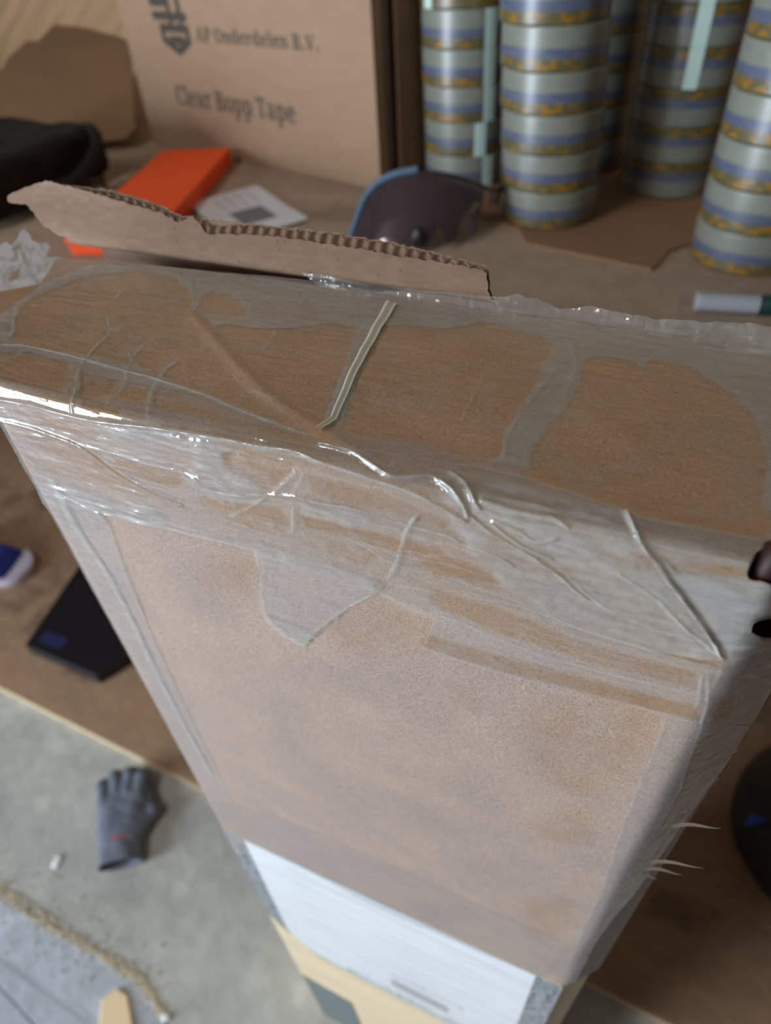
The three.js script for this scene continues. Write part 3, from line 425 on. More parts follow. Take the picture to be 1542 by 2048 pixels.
  // loose film: a glossy band standing up along the back edge and a crumpled ear at the back left corner
  const looseMaps = (seed, milkiness) => { const w = 1024, h = 256; return {
    map: tex(w, h, (x, y) => { const m = milkiness * fbm(x / 90, y / 18, seed, 4); return [255 - 40 * m, 255 - 40 * m, 255 - 52 * m]; }),
    tr: tex(w, h, (x, y) => { const m = milkiness * (0.35 + 0.9 * Math.pow(fbm(x / 120, y / 14, seed, 4), 2) + 0.4 * sst(0.62, 0.8, fbm(x / 14, y / 14, seed + 9, 3))); return [255 * (1 - Math.min(0.92, m)), 255 * (0.08 + 0.25 * m), 0]; }, false),
    bump: tex(w, h, (x, y) => { const v = 255 * (0.5 * fbm(x / 70, y / 12, seed + 2, 3) + 0.5 * fbm(x / 13, y / 24, seed + 4, 3)); return [v, v, v]; }, false) }; };
  const wave = (X, h) => 0.0028 * Math.sin(h / 3.1 + X / 70) + 0.004 * (fbm(X / 30, h / 7, 500, 3) - 0.5) + 0.0007 * (fbm(X / 5, h / 9, 510, 2) - 0.5);
  part('tape_strip', sheet(72, 312, -16, 18, 1, (X, h) => inside(CH.film, X, h) + 1.2 * (fbm(X / 4, h / 4, 520, 3) - 0.5), (X, h) => [fx(X), 1.205 + h / 1000, -0.257 - 0.0004 * h + wave(X, h)], (X, h) => [X / 240, h / 60 + 0.4]), filmMat(looseMaps(530, 0.2), { bumpScale: 0.0012 }), parcel, 'loose glossy tape standing up along the back edge');
  const crump = (X, h) => 0.006 * (fbm(X / 18, h / 14, 540, 2) - 0.5) + 0.0012 * (fbm(X / 4, h / 4, 545, 2) - 0.5);
  part('tape_strip', sheet(-150, 32, -60, 18, 1, (X, h) => Math.min(inside(CH.ear, X, h), -Math.max(inside(CH.earHoleA, X, h), inside(CH.earHoleB, X, h))) + 1.4 * (fbm(X / 4, h / 4, 550, 3) - 0.5), (X, h) => [fx(X), 1.205 + h / 1000, -0.262 - 0.0002 * h + crump(X, h)], (X, h) => [X / 160, h / 60]), std({ color: 0x625e57, roughness: 0.5, transparent: true, opacity: 0.48, side: THREE.DoubleSide }), parcel, 'torn milky ear of tape at the back left corner');
  // ragged fibres of tape at the lower right edge
  for (const [U, V, du, dv] of [[313, 292, 20, -5], [312, 334, 24, -4], [312, 344, 18, 2], [311, 354, 10, 6]]) part('tape_shred', sheet(0, 1, 0, 1, 0.1, (u, v) => (1 - u) * 0.5 - Math.abs(v - 0.5) * 0.9 + 0.02, (u, v) => { const p = off(U, V + (v - 0.5) * 5, 0.001); return [p[0] + du * u / 1000, p[1] - dv * u / 1000 + 0.002 * Math.sin(u * 5), p[2] - 0.006 * u]; }, one), phys({ color: 0xb39a7c, transmission: 0.5, thickness: 0, roughness: 0.3, side: THREE.DoubleSide }), parcel);
}
solo('plastic_knob', new THREE.SphereGeometry(1, 24, 16).scale(0.0045, 0.009, 0.006).rotateZ(-0.15), phys({ color: 0x2a0905, roughness: 0.6 }), 'dark red rounded knob showing through the hole at the parcel\'s right corner', 'knob', [0.040, 1.2045, -0.156]);

// ---------------------------------------------------------------- the carton under the parcel
{
  const c = thing('labelled_carton', 'tall beige carton with a large white label, under the taped parcel', 'box');
  const foot = [[-0.2565, -0.1500], [0.0395, -0.1500], [0.0565, -0.167], [0.0600, -0.262], [-0.3170, -0.254]];
  const s = new THREE.Shape(foot.map((p) => new THREE.Vector2(p[0], -p[1]))); const g = new THREE.ExtrudeGeometry(s, { depth: 0.751, bevelEnabled: true, bevelSize: 0.001, bevelThickness: 0.0025, bevelSegments: 2 }); g.rotateX(-Math.PI / 2); g.translate(0, 0.0028, 0);
  part('carton_body', boxUV(g), kraftPale, c);
  const panel = (name, pts, z, mat, t, label, uv) => { const sh = new THREE.Shape(pts.map((p) => new THREE.Vector2(...p))); const q = new THREE.ExtrudeGeometry(sh, { depth: t, bevelEnabled: false }); q.translate(0, 0, z); return part(name, uv ? worldUV(q, uv[0], uv[1], 'xy') : boxUV(q), mat, c, label); };
  const crinkle = tex(512, 512, (x, y) => { const a = Math.abs(fbm(x / 34, y / 60, 601, 4) - 0.5) * 2, v = 255 * (1 - a); return [v, v, v]; }, false);
  const greyPlastic = phys({ color: 0x8d9296, roughness: 0.28, bumpMap: rep(crinkle, 5, 5), bumpScale: 0.004, clearcoat: 0.5 });
  panel('plastic_pouch', [[-0.2565, 0.7535], [-0.2565, 0.52], [-0.243, 0.49], [-0.206, 0.432], [0.041, 0.418], [0.041, 0.7535]], -0.149, greyPlastic, 0.0004, 'crinkled grey plastic pouch');
  const LX = -0.237, LY = 0.425, LW = 0.262, LH = 0.33, lw = 1024, lh = Math.round(1024 * LH / LW);
  const ink = raster(lw, lh, (g2) => { // v up: y measured from the bottom edge of the label
    const X = (m) => (m / LW) * lw, Y = (m) => (m / LH) * lh, R = rng(77); g2.fillStyle = grey(0.5);
    for (let i = 0; i < 34; i++) { const x = 0.07 + i * 0.0042; g2.fillStyle = grey(0.25 + 0.35 * R()); g2.fillRect(X(x), Y(0.012 + 0.006 * R()), X(0.0028), Y(0.012 + 0.012 * R())); }
    g2.fillStyle = grey(0.42); g2.fillRect(X(0.128), Y(0.055), X(0.064), Y(0.03));
    for (let i = 0; i < 12; i++) { g2.fillStyle = grey(0.16 + 0.2 * R()); g2.fillRect(X(0.13 + i * 0.0066), Y(0.1 + 0.004 * R()), X(0.0045), Y(0.008 + 0.01 * R())); }
    for (let r = 0; r < 7; r++) { g2.fillStyle = grey(0.05 + 0.06 * R()); g2.fillRect(X(0.03 + 0.02 * R()), Y(0.14 + r * 0.026), X(0.09 + 0.11 * R()), Y(0.004)); }
  }, 4);
  const labelT = tex(lw, lh, (x, y) => { const st = fbm(x / 200, y / 7, 620, 3); const v = 250 * (1 - 0.62 * ink[y * lw + x]) - 26 * sst(0.5, 0.8, st); return [v, v, v * 1.01]; });
  labelT.wrapS = labelT.wrapT = THREE.ClampToEdgeWrapping;
  const q = (x, y) => [x, y]; const sh = [q(-0.2345, 0.7525), q(-0.2365, 0.50), q(-0.232, 0.475), q(-0.206, 0.4425), q(-0.16, 0.437), q(0.021, 0.4275), q(0.021, 0.7525)];
  const lg = new THREE.ExtrudeGeometry(new THREE.Shape(sh.map((p) => new THREE.Vector2(...p))), { depth: 0.0004, bevelEnabled: false }); lg.translate(0, 0, -0.1486);
  { const p = lg.attributes.position, uv = lg.attributes.uv; for (let i = 0; i < p.count; i++) uv.setXY(i, (p.getX(i) - LX) / LW, (p.getY(i) - LY) / LH); }
  part('shipping_label', lg, phys({ map: labelT, roughness: 0.3, clearcoat: 0.6, clearcoatRoughness: 0.2 }), c, 'large white printed label');
  panel('grey_patch', [[-0.2555, 0.262], [-0.1815, 0.244], [-0.178, 0.004], [-0.2555, 0.004]], -0.149, std({ color: 0x6f7674, roughness: 0.6 }), 0.0006, 'dark grey patch low on the left');
}

// ---------------------------------------------------------------- plywood sheet on the floor, workbench behind
{
  const pts = [[-2.62, -0.4614], [1.58, -0.2999], [1.58, -1.86], [-2.62, -1.86]];
  const s = new THREE.Shape(pts.map((p) => new THREE.Vector2(p[0], -p[1]))); const g = new THREE.ExtrudeGeometry(s, { depth: 0.0165, bevelEnabled: true, bevelSize: 0.0006, bevelThickness: 0.0006, bevelSegments: 1 }); g.rotateX(-Math.PI / 2); g.translate(0, 0.0008, 0);
  const b = thing('plywood_sheet', 'brown plywood sheet lying on the concrete behind the stacked boxes', 'plywood');
  part('board', boxUV(g), deckMat, b);
  const L = Math.hypot(4.2, 0.1615), e = box(L, 0.0165, 0.003, 0, 0, 0); e.rotateY(-Math.atan2(0.1615, 4.2)); e.translate(-0.52, 0.0093, -0.3790); part('front_edge', e, deckEdge, b, 'pale raw front edge');
  const w = thing('workbench', 'long brown board-topped workbench carrying the tape rolls and the printed carton', 'workbench', [0, 0, 0]);
  part('worktop', boxUV(box(4.2, 0.036, 1.37, -0.5, 0.947, -1.19, 0.003)), benchMat, w);
  for (const [x, z] of [[-2.52, -0.58], [1.5, -0.58], [-2.52, -1.8], [1.5, -1.8]]) part('leg', boxUV(box(0.07, 0.9095, 0.07, x, 0.47375, z, 0.004)), deckMat, w);
  part('rail', boxUV(box(3.96, 0.09, 0.03, -0.51, 0.884, -1.8)), deckMat, w);
}

// ---------------------------------------------------------------- on the bench: printed carton, cardboard, tape rolls
const BENCH = 0.965;
{
  const e = [0.9642, 0.2651], P = [-1.119, -1.264], w = 0.634, h = 0.43, d = 0.2;
  const c = thing('printed_carton', 'large brown carton printed with dark lettering and an emblem, on the workbench', 'box', [P[0], BENCH, P[1]], -Math.atan2(e[1], e[0]));
  const pw = 1290, ph = 860, ink = raster(pw, ph, (g) => {
    g.translate(0, ph); g.scale(1, -1); const k = 2000, Y = (m) => ph - m * k; g.scale(1, 1); // canvas y down again: flip rows when read
    g.setTransform(1, 0, 0, 1, 0, 0); g.fillStyle = '#fff'; g.strokeStyle = '#fff'; g.textBaseline = 'alphabetic';
    const write = (t, x, y, width, size) => { g.font = `bold ${size * k}px serif`; const m = g.measureText(t).width; g.save(); g.translate(x * k, Y(y)); g.scale(width * k / m, 1); g.fillText(t, 0, 0); g.restore(); };
    write('AP Onderdelen B.V.', 0.226, 0.192, 0.308, 0.029); write('Clear Bopp Tape', 0.121, 0.083, 0.338, 0.045);
    // upright emblem of interlaced letters over a pointed shield
    g.lineWidth = 0.013 * k; g.lineJoin = 'miter'; const path = (...p) => { g.beginPath(); p.forEach(([x, y], i) => g[i ? 'lineTo' : 'moveTo'](x * k, Y(y))); g.stroke(); };
    path([0.128, 0.208], [0.128, 0.190], [0.168, 0.172], [0.203, 0.190], [0.203, 0.208], [0.128, 0.208]); path([0.150, 0.190], [0.185, 0.190]);
    path([0.112, 0.226], [0.204, 0.226]); path([0.160, 0.214], [0.160, 0.262]); path([0.190, 0.220], [0.190, 0.268]); path([0.112, 0.246], [0.150, 0.246]);
    path([0.108, 0.262], [0.140, 0.252]); path([0.100, 0.285], [0.130, 0.268], [0.165, 0.285], [0.205, 0.272]); path([0.110, 0.305], [0.200, 0.300]);
  }, 2);
  const face = tex(pw, ph, (x, y) => { const i = ink[(ph - 1 - y) * pw + x] * (0.75 + 0.4 * vn(x / 3, y / 3, 4)), f = fbm(x / 60, y / 8, 630, 3), v = 1 + 0.08 * (f - 0.5) + 0.05 * (fbm(x / 300, y / 200, 640, 2) - 0.5); return [lerp(168 * v, 74, i), lerp(137 * v, 66, i), lerp(110 * v, 58, i)]; });
  const fg = sheet(0, 1, 0, 1, 0.05, null, (u, v) => [u * w, 0.001 + v * h, 0.003 * Math.sin(Math.PI * u) * Math.sin(Math.PI * v)], (u, v) => [u, v]); fg.index.array.reverse(); fg.computeVertexNormals();
  part('front_panel', fg, std({ map: face, roughness: 0.82 }), c, 'front printed with two lines and an emblem');
  part('carton_body', boxUV(box(w - 0.002, h, d, w / 2, h / 2 + 0.0005, -d / 2 - 0.001, 0.002)), kraft, c);
  part('side_flap', boxUV(box(0.004, h - 0.03, d * 0.62, w + 0.007, h / 2, -d * 0.62, 0.0015).rotateY(-0.03)), kraftDark, c);
  part('side_tape', boxUV(box(0.0012, h - 0.01, 0.05, w + 0.0006, h / 2, -0.05)), phys({ color: 0x5f4230, roughness: 0.3, clearcoat: 0.5 }), c);
}
{
  const flat = (name, pts, t, y, mat, label, cat) => { const s = new THREE.Shape(pts.map((p) => new THREE.Vector2(p[0], -p[1]))); const g = new THREE.ExtrudeGeometry(s, { depth: t - 0.001, bevelEnabled: true, bevelSize: 0.0005, bevelThickness: 0.0005, bevelSegments: 1 }); g.rotateX(-Math.PI / 2); g.translate(0, y + 0.0007, 0); return solo(name, boxUV(g), mat, label, cat); };
  flat('cardboard_sheet', [[-0.44, -1.06], [-0.24, -0.985], [-0.215, -0.937], [-0.10, -0.912], [-0.042, -0.897], [-0.036, -0.915], [-0.028, -0.965], [0.0, -1.0], [0.02, -1.36], [-0.46, -1.40]], 0.004, BENCH, std({ map: rep(kraftT, 2.2, 2.2), color: 0xcfc4ba, roughness: 0.85 }), 'flat brown cardboard sheet lying under the stacked tape rolls', 'cardboard');
  // torn sheet propped up at the back of the bench
  const ang = Math.atan2(0.153, 0.57), pr = CH.ramp, sv = []; for (let i = 0; i < pr.length; i += 2) sv.push(new THREE.Vector2(pr[i] / 1000, pr[i + 1] / 1000 / Math.cos(ang)));
  const g = new THREE.ExtrudeGeometry(new THREE.Shape(sv), { depth: 0.004, bevelEnabled: false }); g.rotateX(-Math.PI / 2 + ang); g.translate(0, 0.9672 - BENCH, -1.13);
  solo('torn_cardboard', boxUV(g), kraftDark, 'greyish brown cardboard sheet with a torn slanting edge, propped at the back of the bench', 'cardboard', [0, BENCH, 0]);
}
{
  // one roll: wound tape with the print of its core showing through, core, sometimes an aqua tear strip
  const W = 0.0478, R = 0.0695, r = 0.038;
  const print = (seed, flip, dark) => tex(1024, 128, (x, y) => {
    let v = y / 128; if (flip) v = 1 - v; const wob = 0.02 * (fbm(x / 60, 0.5, seed, 2) - 0.5), t = v + wob, n = fbm(x / 26, y / 9, seed + 5, 3), b = sst(0.5, 0.68, fbm(x / 20, y / 14, seed + 9, 2));
    const white = [160 - 16 * n, 163 - 14 * n, 149 - 14 * n], blue = [84 + 40 * n, 96 + 36 * n, 128 + 22 * n], gold = [112 + 62 * b, 104 + 22 * b, 66 - 26 * b];
    const a = sst(0.48, 0.56, t), c = sst(0.25, 0.31, t), o = [0, 0, 0]; for (let i = 0; i < 3; i++) { const lo = lerp(gold[i], blue[i], c); o[i] = lerp(lo, white[i], a) * lerp(1, white[i] / 180, sst(0.06, 0.0, t)) * dark; }
    return o;
  });
  const mats = [[801, false, 0.86], [811, false, 0.86], [821, true, 0.86], [831, false, 0.86]].map((a) => phys({ map: print(...a), roughness: 0.45, clearcoat: 0.8, clearcoatRoughness: 0.3 }));
  const prof = [[r, 0], [R - 0.002, 0], [R - 0.0006, 0.0006], [R, 0.002], [R, W - 0.002], [R - 0.0006, W - 0.0006], [R - 0.002, W], [r, W]].map((p) => new THREE.Vector2(...p));
  const wind = new THREE.LatheGeometry(prof, 72); { const p = wind.attributes.position, uv = wind.attributes.uv; for (let i = 0; i < p.count; i++) uv.setY(i, p.getY(i) / W * 0.98 + 0.01); }
  const core = new THREE.LatheGeometry([[r - 0.004, 0.0004], [r - 0.0002, 0.0004], [r - 0.0002, W - 0.0004], [r - 0.004, W - 0.0004], [r - 0.004, 0.0004]].map((p) => new THREE.Vector2(...p)), 48);
  const coreMat = std({ color: 0x9a7550, roughness: 0.9 });
  const hatch = tex(64, 256, (x, y) => { const s = ((x + y * 1.0) % 14) < 7 ? 1 : 0; return [lerp(186, 226, s), lerp(222, 246, s), lerp(212, 238, s)]; });
  const hatchMat = std({ map: hatch, roughness: 0.4 });
  const stripGeo = (w, a0 = 0) => { const g = new THREE.CylinderGeometry(R + 0.0007, R + 0.0007, W, 6, 1, true, a0, w / R); g.translate(0, W / 2, 0); return g; };
  const nth = ['lowest', 'second from the bottom', 'third from the bottom', 'fourth from the bottom', 'fifth from the bottom', 'sixth from the bottom', 'topmost'];
  const stacks = [
    { c: [-0.388, -1.192], y: 0.005, n: 7, m: 0, dx: -0.0012, name: 'in the stack beside the printed carton', strips: { 0: [0.034], 1: [0.021], 2: [0.034], 3: [0.034], 4: [0.034], 5: [-0.056], 6: [-0.056] } },
    { c: [-0.214, -1.056], y: 0.005, n: 7, m: 1, dx: -0.0035, name: 'in the front middle stack', strips: {} },
    { c: [-0.066, -1.226], y: 0.005, n: 7, m: 2, dx: 0, name: 'in the stack bearing one long aqua strip', strips: { 3: [0.006], 4: [0.006], 5: [0.006], 6: [0.006] } },
    { c: [0.066, -0.984], y: 0.0008, n: 6, m: 3, dx: 0, name: 'in the stack nearest the white marker', strips: {} },
    { c: [-0.213, -1.305], y: 0.005, n: 7, m: 3, dx: 0, name: 'in the stack hidden behind the middle one', strips: {} },
  ];
  const Rn = rng(5); let proto = null;
  for (const s of stacks) for (let i = 0; i < s.n; i++) {
    const label = `clear tape roll, ${i === s.n - 1 ? 'topmost' : nth[i]} ${s.name}`;
    let o; if (!proto) { o = proto = thing('tape_roll', label, 'tape roll', [0, 0, 0], 0, 'clear tape rolls stacked on the bench'); part('wound_tape', wind, mats[s.m], o); part('paper_core', core, coreMat, o); }
    else { o = proto.clone(); o.name = numbered('tape_roll'); o.userData = { label, category: 'tape roll', group: 'clear tape rolls stacked on the bench' }; for (const k of o.children.slice()) if (k.name === 'tear_strip') o.remove(k); o.children[0].material = mats[s.m]; scene.add(o); }
    o.position.set(s.c[0] + s.dx * i + 0.001 * (Rn() - 0.5), BENCH + s.y + i * 0.0481, s.c[1] + 0.001 * (Rn() - 0.5)); o.rotation.y = Rn() * 6.28;
    for (const x of s.strips[i] ?? []) { const toCam = Math.atan2(-o.position.x, -o.position.z), side = Math.asin(clamp(x / R, -1, 1)); part('tear_strip', stripGeo(0.019, toCam + side - 0.019 / R / 2 - o.rotation.y), hatchMat, o, 'pale aqua hatched tear strip'); }
  }
}
// ---------------------------------------------------------------- on the bench: small things
{
  // glasses
  const g0 = thing('safety_glasses', 'wraparound glasses with a dark mauve lens and blue rim, in front of the printed carton', 'glasses', [-0.4, BENCH + 0.004, -0.885]);
  const bend = (X, Y, o = 0) => [X / 1000, Y / 1000 + 0.003, (-0.00006 * (X + 20) * (X + 20) / 1.6 * 0.02 - 0.0009 * Y + 0.00002 * X * X * -0.1) + 0.02 - 0.0022 * ((X / 30) ** 2) + o];
  const dome = (X, Y) => 0.018 * Math.sqrt(clamp(inside(CH.lensFull, X, Y) / 40));
  part('lens', sheet(-95, 112, 2, 80, 1.5, (X, Y) => inside(CH.lens, X, Y), (X, Y) => bend(X, Y, dome(X, Y)), (X, Y) => [X / 200, Y / 100]), phys({ color: 0x4c3c40, metalness: 0.3, roughness: 0.22, clearcoat: 1, clearcoatRoughness: 0.08, side: THREE.DoubleSide }), g0);
  const q = CH.lens, pt = (i, o = 0) => bend(q[2 * i], q[2 * i + 1], o);
  part('rim', tube([pt(0), pt(1), pt(2), pt(3), pt(4), pt(5)].map((p, i) => [p[0] - 0.003, p[1] + 0.003, p[2]]), 0.0052, 40), phys({ color: 0x566f85, roughness: 0.5 }), g0, 'blue rim');
  part('rim', tube([pt(5), pt(6), pt(7), pt(8), pt(9)], 0.0024, 40), phys({ color: 0x2a2628, roughness: 0.4 }), g0, 'dark upper rim');
  const e = pt(8), f = pt(1), black = phys({ color: 0x1c1815, roughness: 0.4 });
  part('temple', tube([e, [e[0] + 0.008, e[1] + 0.001, e[2] - 0.02], [e[0], e[1] - 0.01, e[2] - 0.045], [e[0] - 0.012, 0.008, e[2] - 0.07]], 0.003, 24), black, g0);
  part('temple', tube([f, [f[0] - 0.014, f[1], f[2] - 0.05], [f[0] - 0.004, 0.007, f[2] - 0.08]], 0.003, 24), black, g0);
  part('nose_pad', blob((x, y, z) => Math.hypot(x / 0.9, (y - 0.012) / 1.2, z / 0.6) - 0.012, [0, 0.012, 0], 0.02, 20).translate(0.048, 0.006, 0.012), black, g0, 'black nose pad');
}
{
  // orange case lying diagonally, its far end against the printed carton
  const o = thing('orange_case', 'bright orange flat box with a grey end label, lying against the printed carton', 'box', [-0.853, BENCH, -0.945], 0.315);
  const orange = std({ color: 0xff5814, roughness: 0.7 });
  part('case_body', box(0.134, 0.018, 0.43, 0, 0.0095, 0, 0.003), orange, o); part('lid', box(0.137, 0.012, 0.435, 0, 0.0225, 0, 0.003), orange, o);
  part('end_tab', box(0.05, 0.022, 0.006, 0.03, 0.014, -0.2185, 0.002), orange, o);
  part('end_label', box(0.10, 0.0012, 0.07, -0.004, 0.0292, 0.178), std({ color: 0x9aa6ab, roughness: 0.5 }), o, 'pale grey end label');
}
{
  const sh = new THREE.PlaneGeometry(0.21, 0.13, 14, 10); sh.rotateX(-Math.PI / 2); { const p = sh.attributes.position; for (let i = 0; i < p.count; i++) p.setY(i, 0.0016 + 0.004 * (fbm(p.getX(i) * 14, p.getZ(i) * 14, 33, 2))); sh.computeVertexNormals(); }
  const pt = tex(256, 160, (x, y) => { const b = x > 120 && x < 205 && y > 46 && y < 118 ? 0.45 : 0; const l = x < 100 && x > 20 && (y % 24) < 7 && y > 30 && y < 130 ? 0.12 : 0; const v = 228 * (1 - b - l); return [v, v * 0.995, v * 1.02]; });
  solo('paper_slip', sh, std({ map: pt, roughness: 0.7, side: THREE.DoubleSide }), 'white printed paper slip with a grey block, lying between the orange box and the glasses', 'paper', [-0.685, BENCH + 0.0006, -0.945], -0.62);
}
{
  // black pouch with a strap loop
  const b = thing('black_pouch', 'soft black fabric pouch with a strap loop, left of the orange box', 'bag', [-1.22, BENCH, -0.90]);
  const fabric = std({ color: 0x14110f, roughness: 0.9 });
  part('pouch_body', blob((x, y, z) => { const q = [Math.abs(x) - 0.16, Math.abs(y - 0.045) - 0.022, Math.abs(z) - 0.13], d = Math.hypot(Math.max(q[0], 0), Math.max(q[1], 0), Math.max(q[2], 0)) + Math.min(0, Math.max(...q)) - 0.02; return d + 0.012 * (fbm(x * 18, z * 18 + y * 9, 7, 3) - 0.5); }, [0, 0.046, 0], 0.22, 48).translate(0, 0.008, 0), fabric, b);
  part('strap_loop', tube([[0.13, 0.06, -0.1], [0.165, 0.085, -0.13], [0.205, 0.07, -0.10], [0.21, 0.035, -0.02], [0.16, 0.03, 0.04]], 0.011, 40), fabric, b);
  part('zip', tube([[-0.14, 0.088, 0.06], [0, 0.091, 0.07], [0.14, 0.086, 0.06]], 0.003, 24), std({ color: 0x2c2826, roughness: 0.5 }), b);
}
solo('red_cable', tube([[-1.75, BENCH + 0.0036, -1.08], [-1.5, BENCH + 0.0036, -1.10], [-1.35, BENCH + 0.0036, -1.115], [-1.21, BENCH + 0.0036, -1.10], [-1.08, BENCH + 0.0036, -1.05], [-1.015, BENCH + 0.0036, -0.985]], 0.003, 90), std({ color: 0x6e1d18, roughness: 0.5 }), 'thin dark red cable lying behind the black pouch', 'cable');
{
  const m = thing('marker_pen', 'white-bodied marker with a dark green cap, lying at the right front of the bench', 'marker', [0.085, BENCH + 0.0112, -0.818], -1.4);
  const lathe = (pts) => new THREE.LatheGeometry(pts.map((p) => new THREE.Vector2(...p)), 32).rotateX(Math.PI / 2);
  part('barrel', lathe([[0, -0.0], [0.009, 0.0], [0.0105, 0.002], [0.0105, 0.066], [0.0098, 0.068], [0, 0.068]]), phys({ color: 0xa2a5ab, roughness: 0.6 }), m);
  part('cap', lathe([[0, -0.05], [0.008, -0.05], [0.0105, -0.046], [0.011, -0.002], [0, -0.002]]), phys({ color: 0x0e3a34, roughness: 0.4 }), m, 'dark green cap');
}

// ---------------------------------------------------------------- on the plywood under the bench
const DECK = 0.0184;
{
  const s = thing('blue_shoe', 'blue canvas shoe toe with a pale rubber sole, at the left on the plywood sheet', 'shoe', [-1.60, DECK, -0.675], 0.25); s.scale.setScalar(1.15);
  const foot = (x, z, g = 0) => { const t = clamp((x + 0.17) / 0.3), w = lerp(0.036, 0.049, sst(0, 0.6, t)) + g, cx = clamp(x, -0.12, 0.08 + g); return Math.hypot(x - cx, z) - w; };
  part('upper', blob((x, y, z) => { const top = 0.052 + 0.035 * sst(0.05, -0.1, x); const d = foot(x, z, -0.002 - 0.35 * Math.max(0, y - 0.03)); return smin(Math.max(d, y - top + 6 * Math.max(0, x - 0.03) ** 2, -y + 0.014), 1, 0.01) + 0.002 * (fbm(x * 60, z * 60, 3, 2) - 0.5); }, [-0.02, 0.05, 0], 0.2, 60), std({ color: 0x1c2a78, roughness: 0.85 }), s);
  part('sole', blob((x, y, z) => Math.max(foot(x, z, 0.005), Math.abs(y - 0.012) - 0.0115), [-0.02, 0.012, 0], 0.2, 70), std({ color: 0xb9aebb, roughness: 0.6 }), s, 'pale rubber sole');
}
{
  const k = thing('black_case', 'flat black case lying on the plywood sheet left of the stacked boxes', 'case', [-1.155, DECK, -0.64], 0.0);
  const s = new THREE.Shape([[-0.09, 0.135], [0.13, 0.132], [0.165, -0.23], [-0.16, -0.125]].map((p) => new THREE.Vector2(p[0], -p[1])));
  const out = [[-0.095, 0.13], [0.128, 0.134], [0.24, -0.10], [-0.155, -0.125]];
  const sh = new THREE.Shape(out.map((p) => new THREE.Vector2(p[0], -p[1]))); const mk = (d, y, b) => { const g = new THREE.ExtrudeGeometry(sh, { depth: d, bevelEnabled: true, bevelSize: b, bevelThickness: b, bevelSegments: 2 }); g.rotateX(-Math.PI / 2); g.translate(0, y + b, 0); return g; };
  part('case_body', mk(0.02, 0.0004, 0.002), phys({ color: 0x1b1a20, roughness: 0.45 }), k); part('lid', mk(0.006, 0.0246, 0.002), phys({ color: 0x17161b, roughness: 0.4 }), k);
  part('corner_sticker', box(0.07, 0.0008, 0.03, -0.04, 0.0352, 0.095), std({ color: 0x232a55, roughness: 0.5 }), k, 'dark blue sticker');
  part('red_strap', box(0.02, 0.02, 0.09, 0.192, 0.012, 0.03).rotateY(0.0), std({ color: 0x5a2216, roughness: 0.8 }), k, 'rust red strap');
}
{
  const b = thing('black_bag', 'lumpy black bag with a blue tag, on the plywood sheet right of the stacked boxes', 'bag', [0.44, DECK, -0.69]); b.scale.setScalar(1.15);
  const fabric = phys({ color: 0x0b0b0c, roughness: 0.6 });
  part('bag_body', blob((x, y, z) => { const d = smin(Math.hypot(x / 1.0, (y - 0.11) / 0.95, z / 1.15) - 0.125, Math.hypot(x - 0.1, (y - 0.2) / 1.1, z + 0.05) - 0.15, 0.06); return Math.max(d + 0.02 * (fbm(x * 13 + 3, z * 13 + y * 17, 9, 3) - 0.5), -y + 0.001); }, [0.05, 0.16, -0.02], 0.3, 56), fabric, b);
  part('tag', box(0.02, 0.034, 0.004, -0.108, 0.155, 0.05, 0.0015), std({ color: 0x2452a8, roughness: 0.5 }), b, 'small blue tag');
  part('piping', tube([[-0.075, 0.165, 0.10], [-0.055, 0.12, 0.135], [-0.03, 0.07, 0.142]], 0.003, 30), std({ color: 0x6a6a72, roughness: 0.5 }), b); part('piping', tube([[-0.02, 0.2, 0.11], [0.0, 0.15, 0.135], [0.05, 0.13, 0.135], [0.1, 0.14, 0.125]], 0.0025, 30), std({ color: 0x4c4c50, roughness: 0.5 }), b);
}
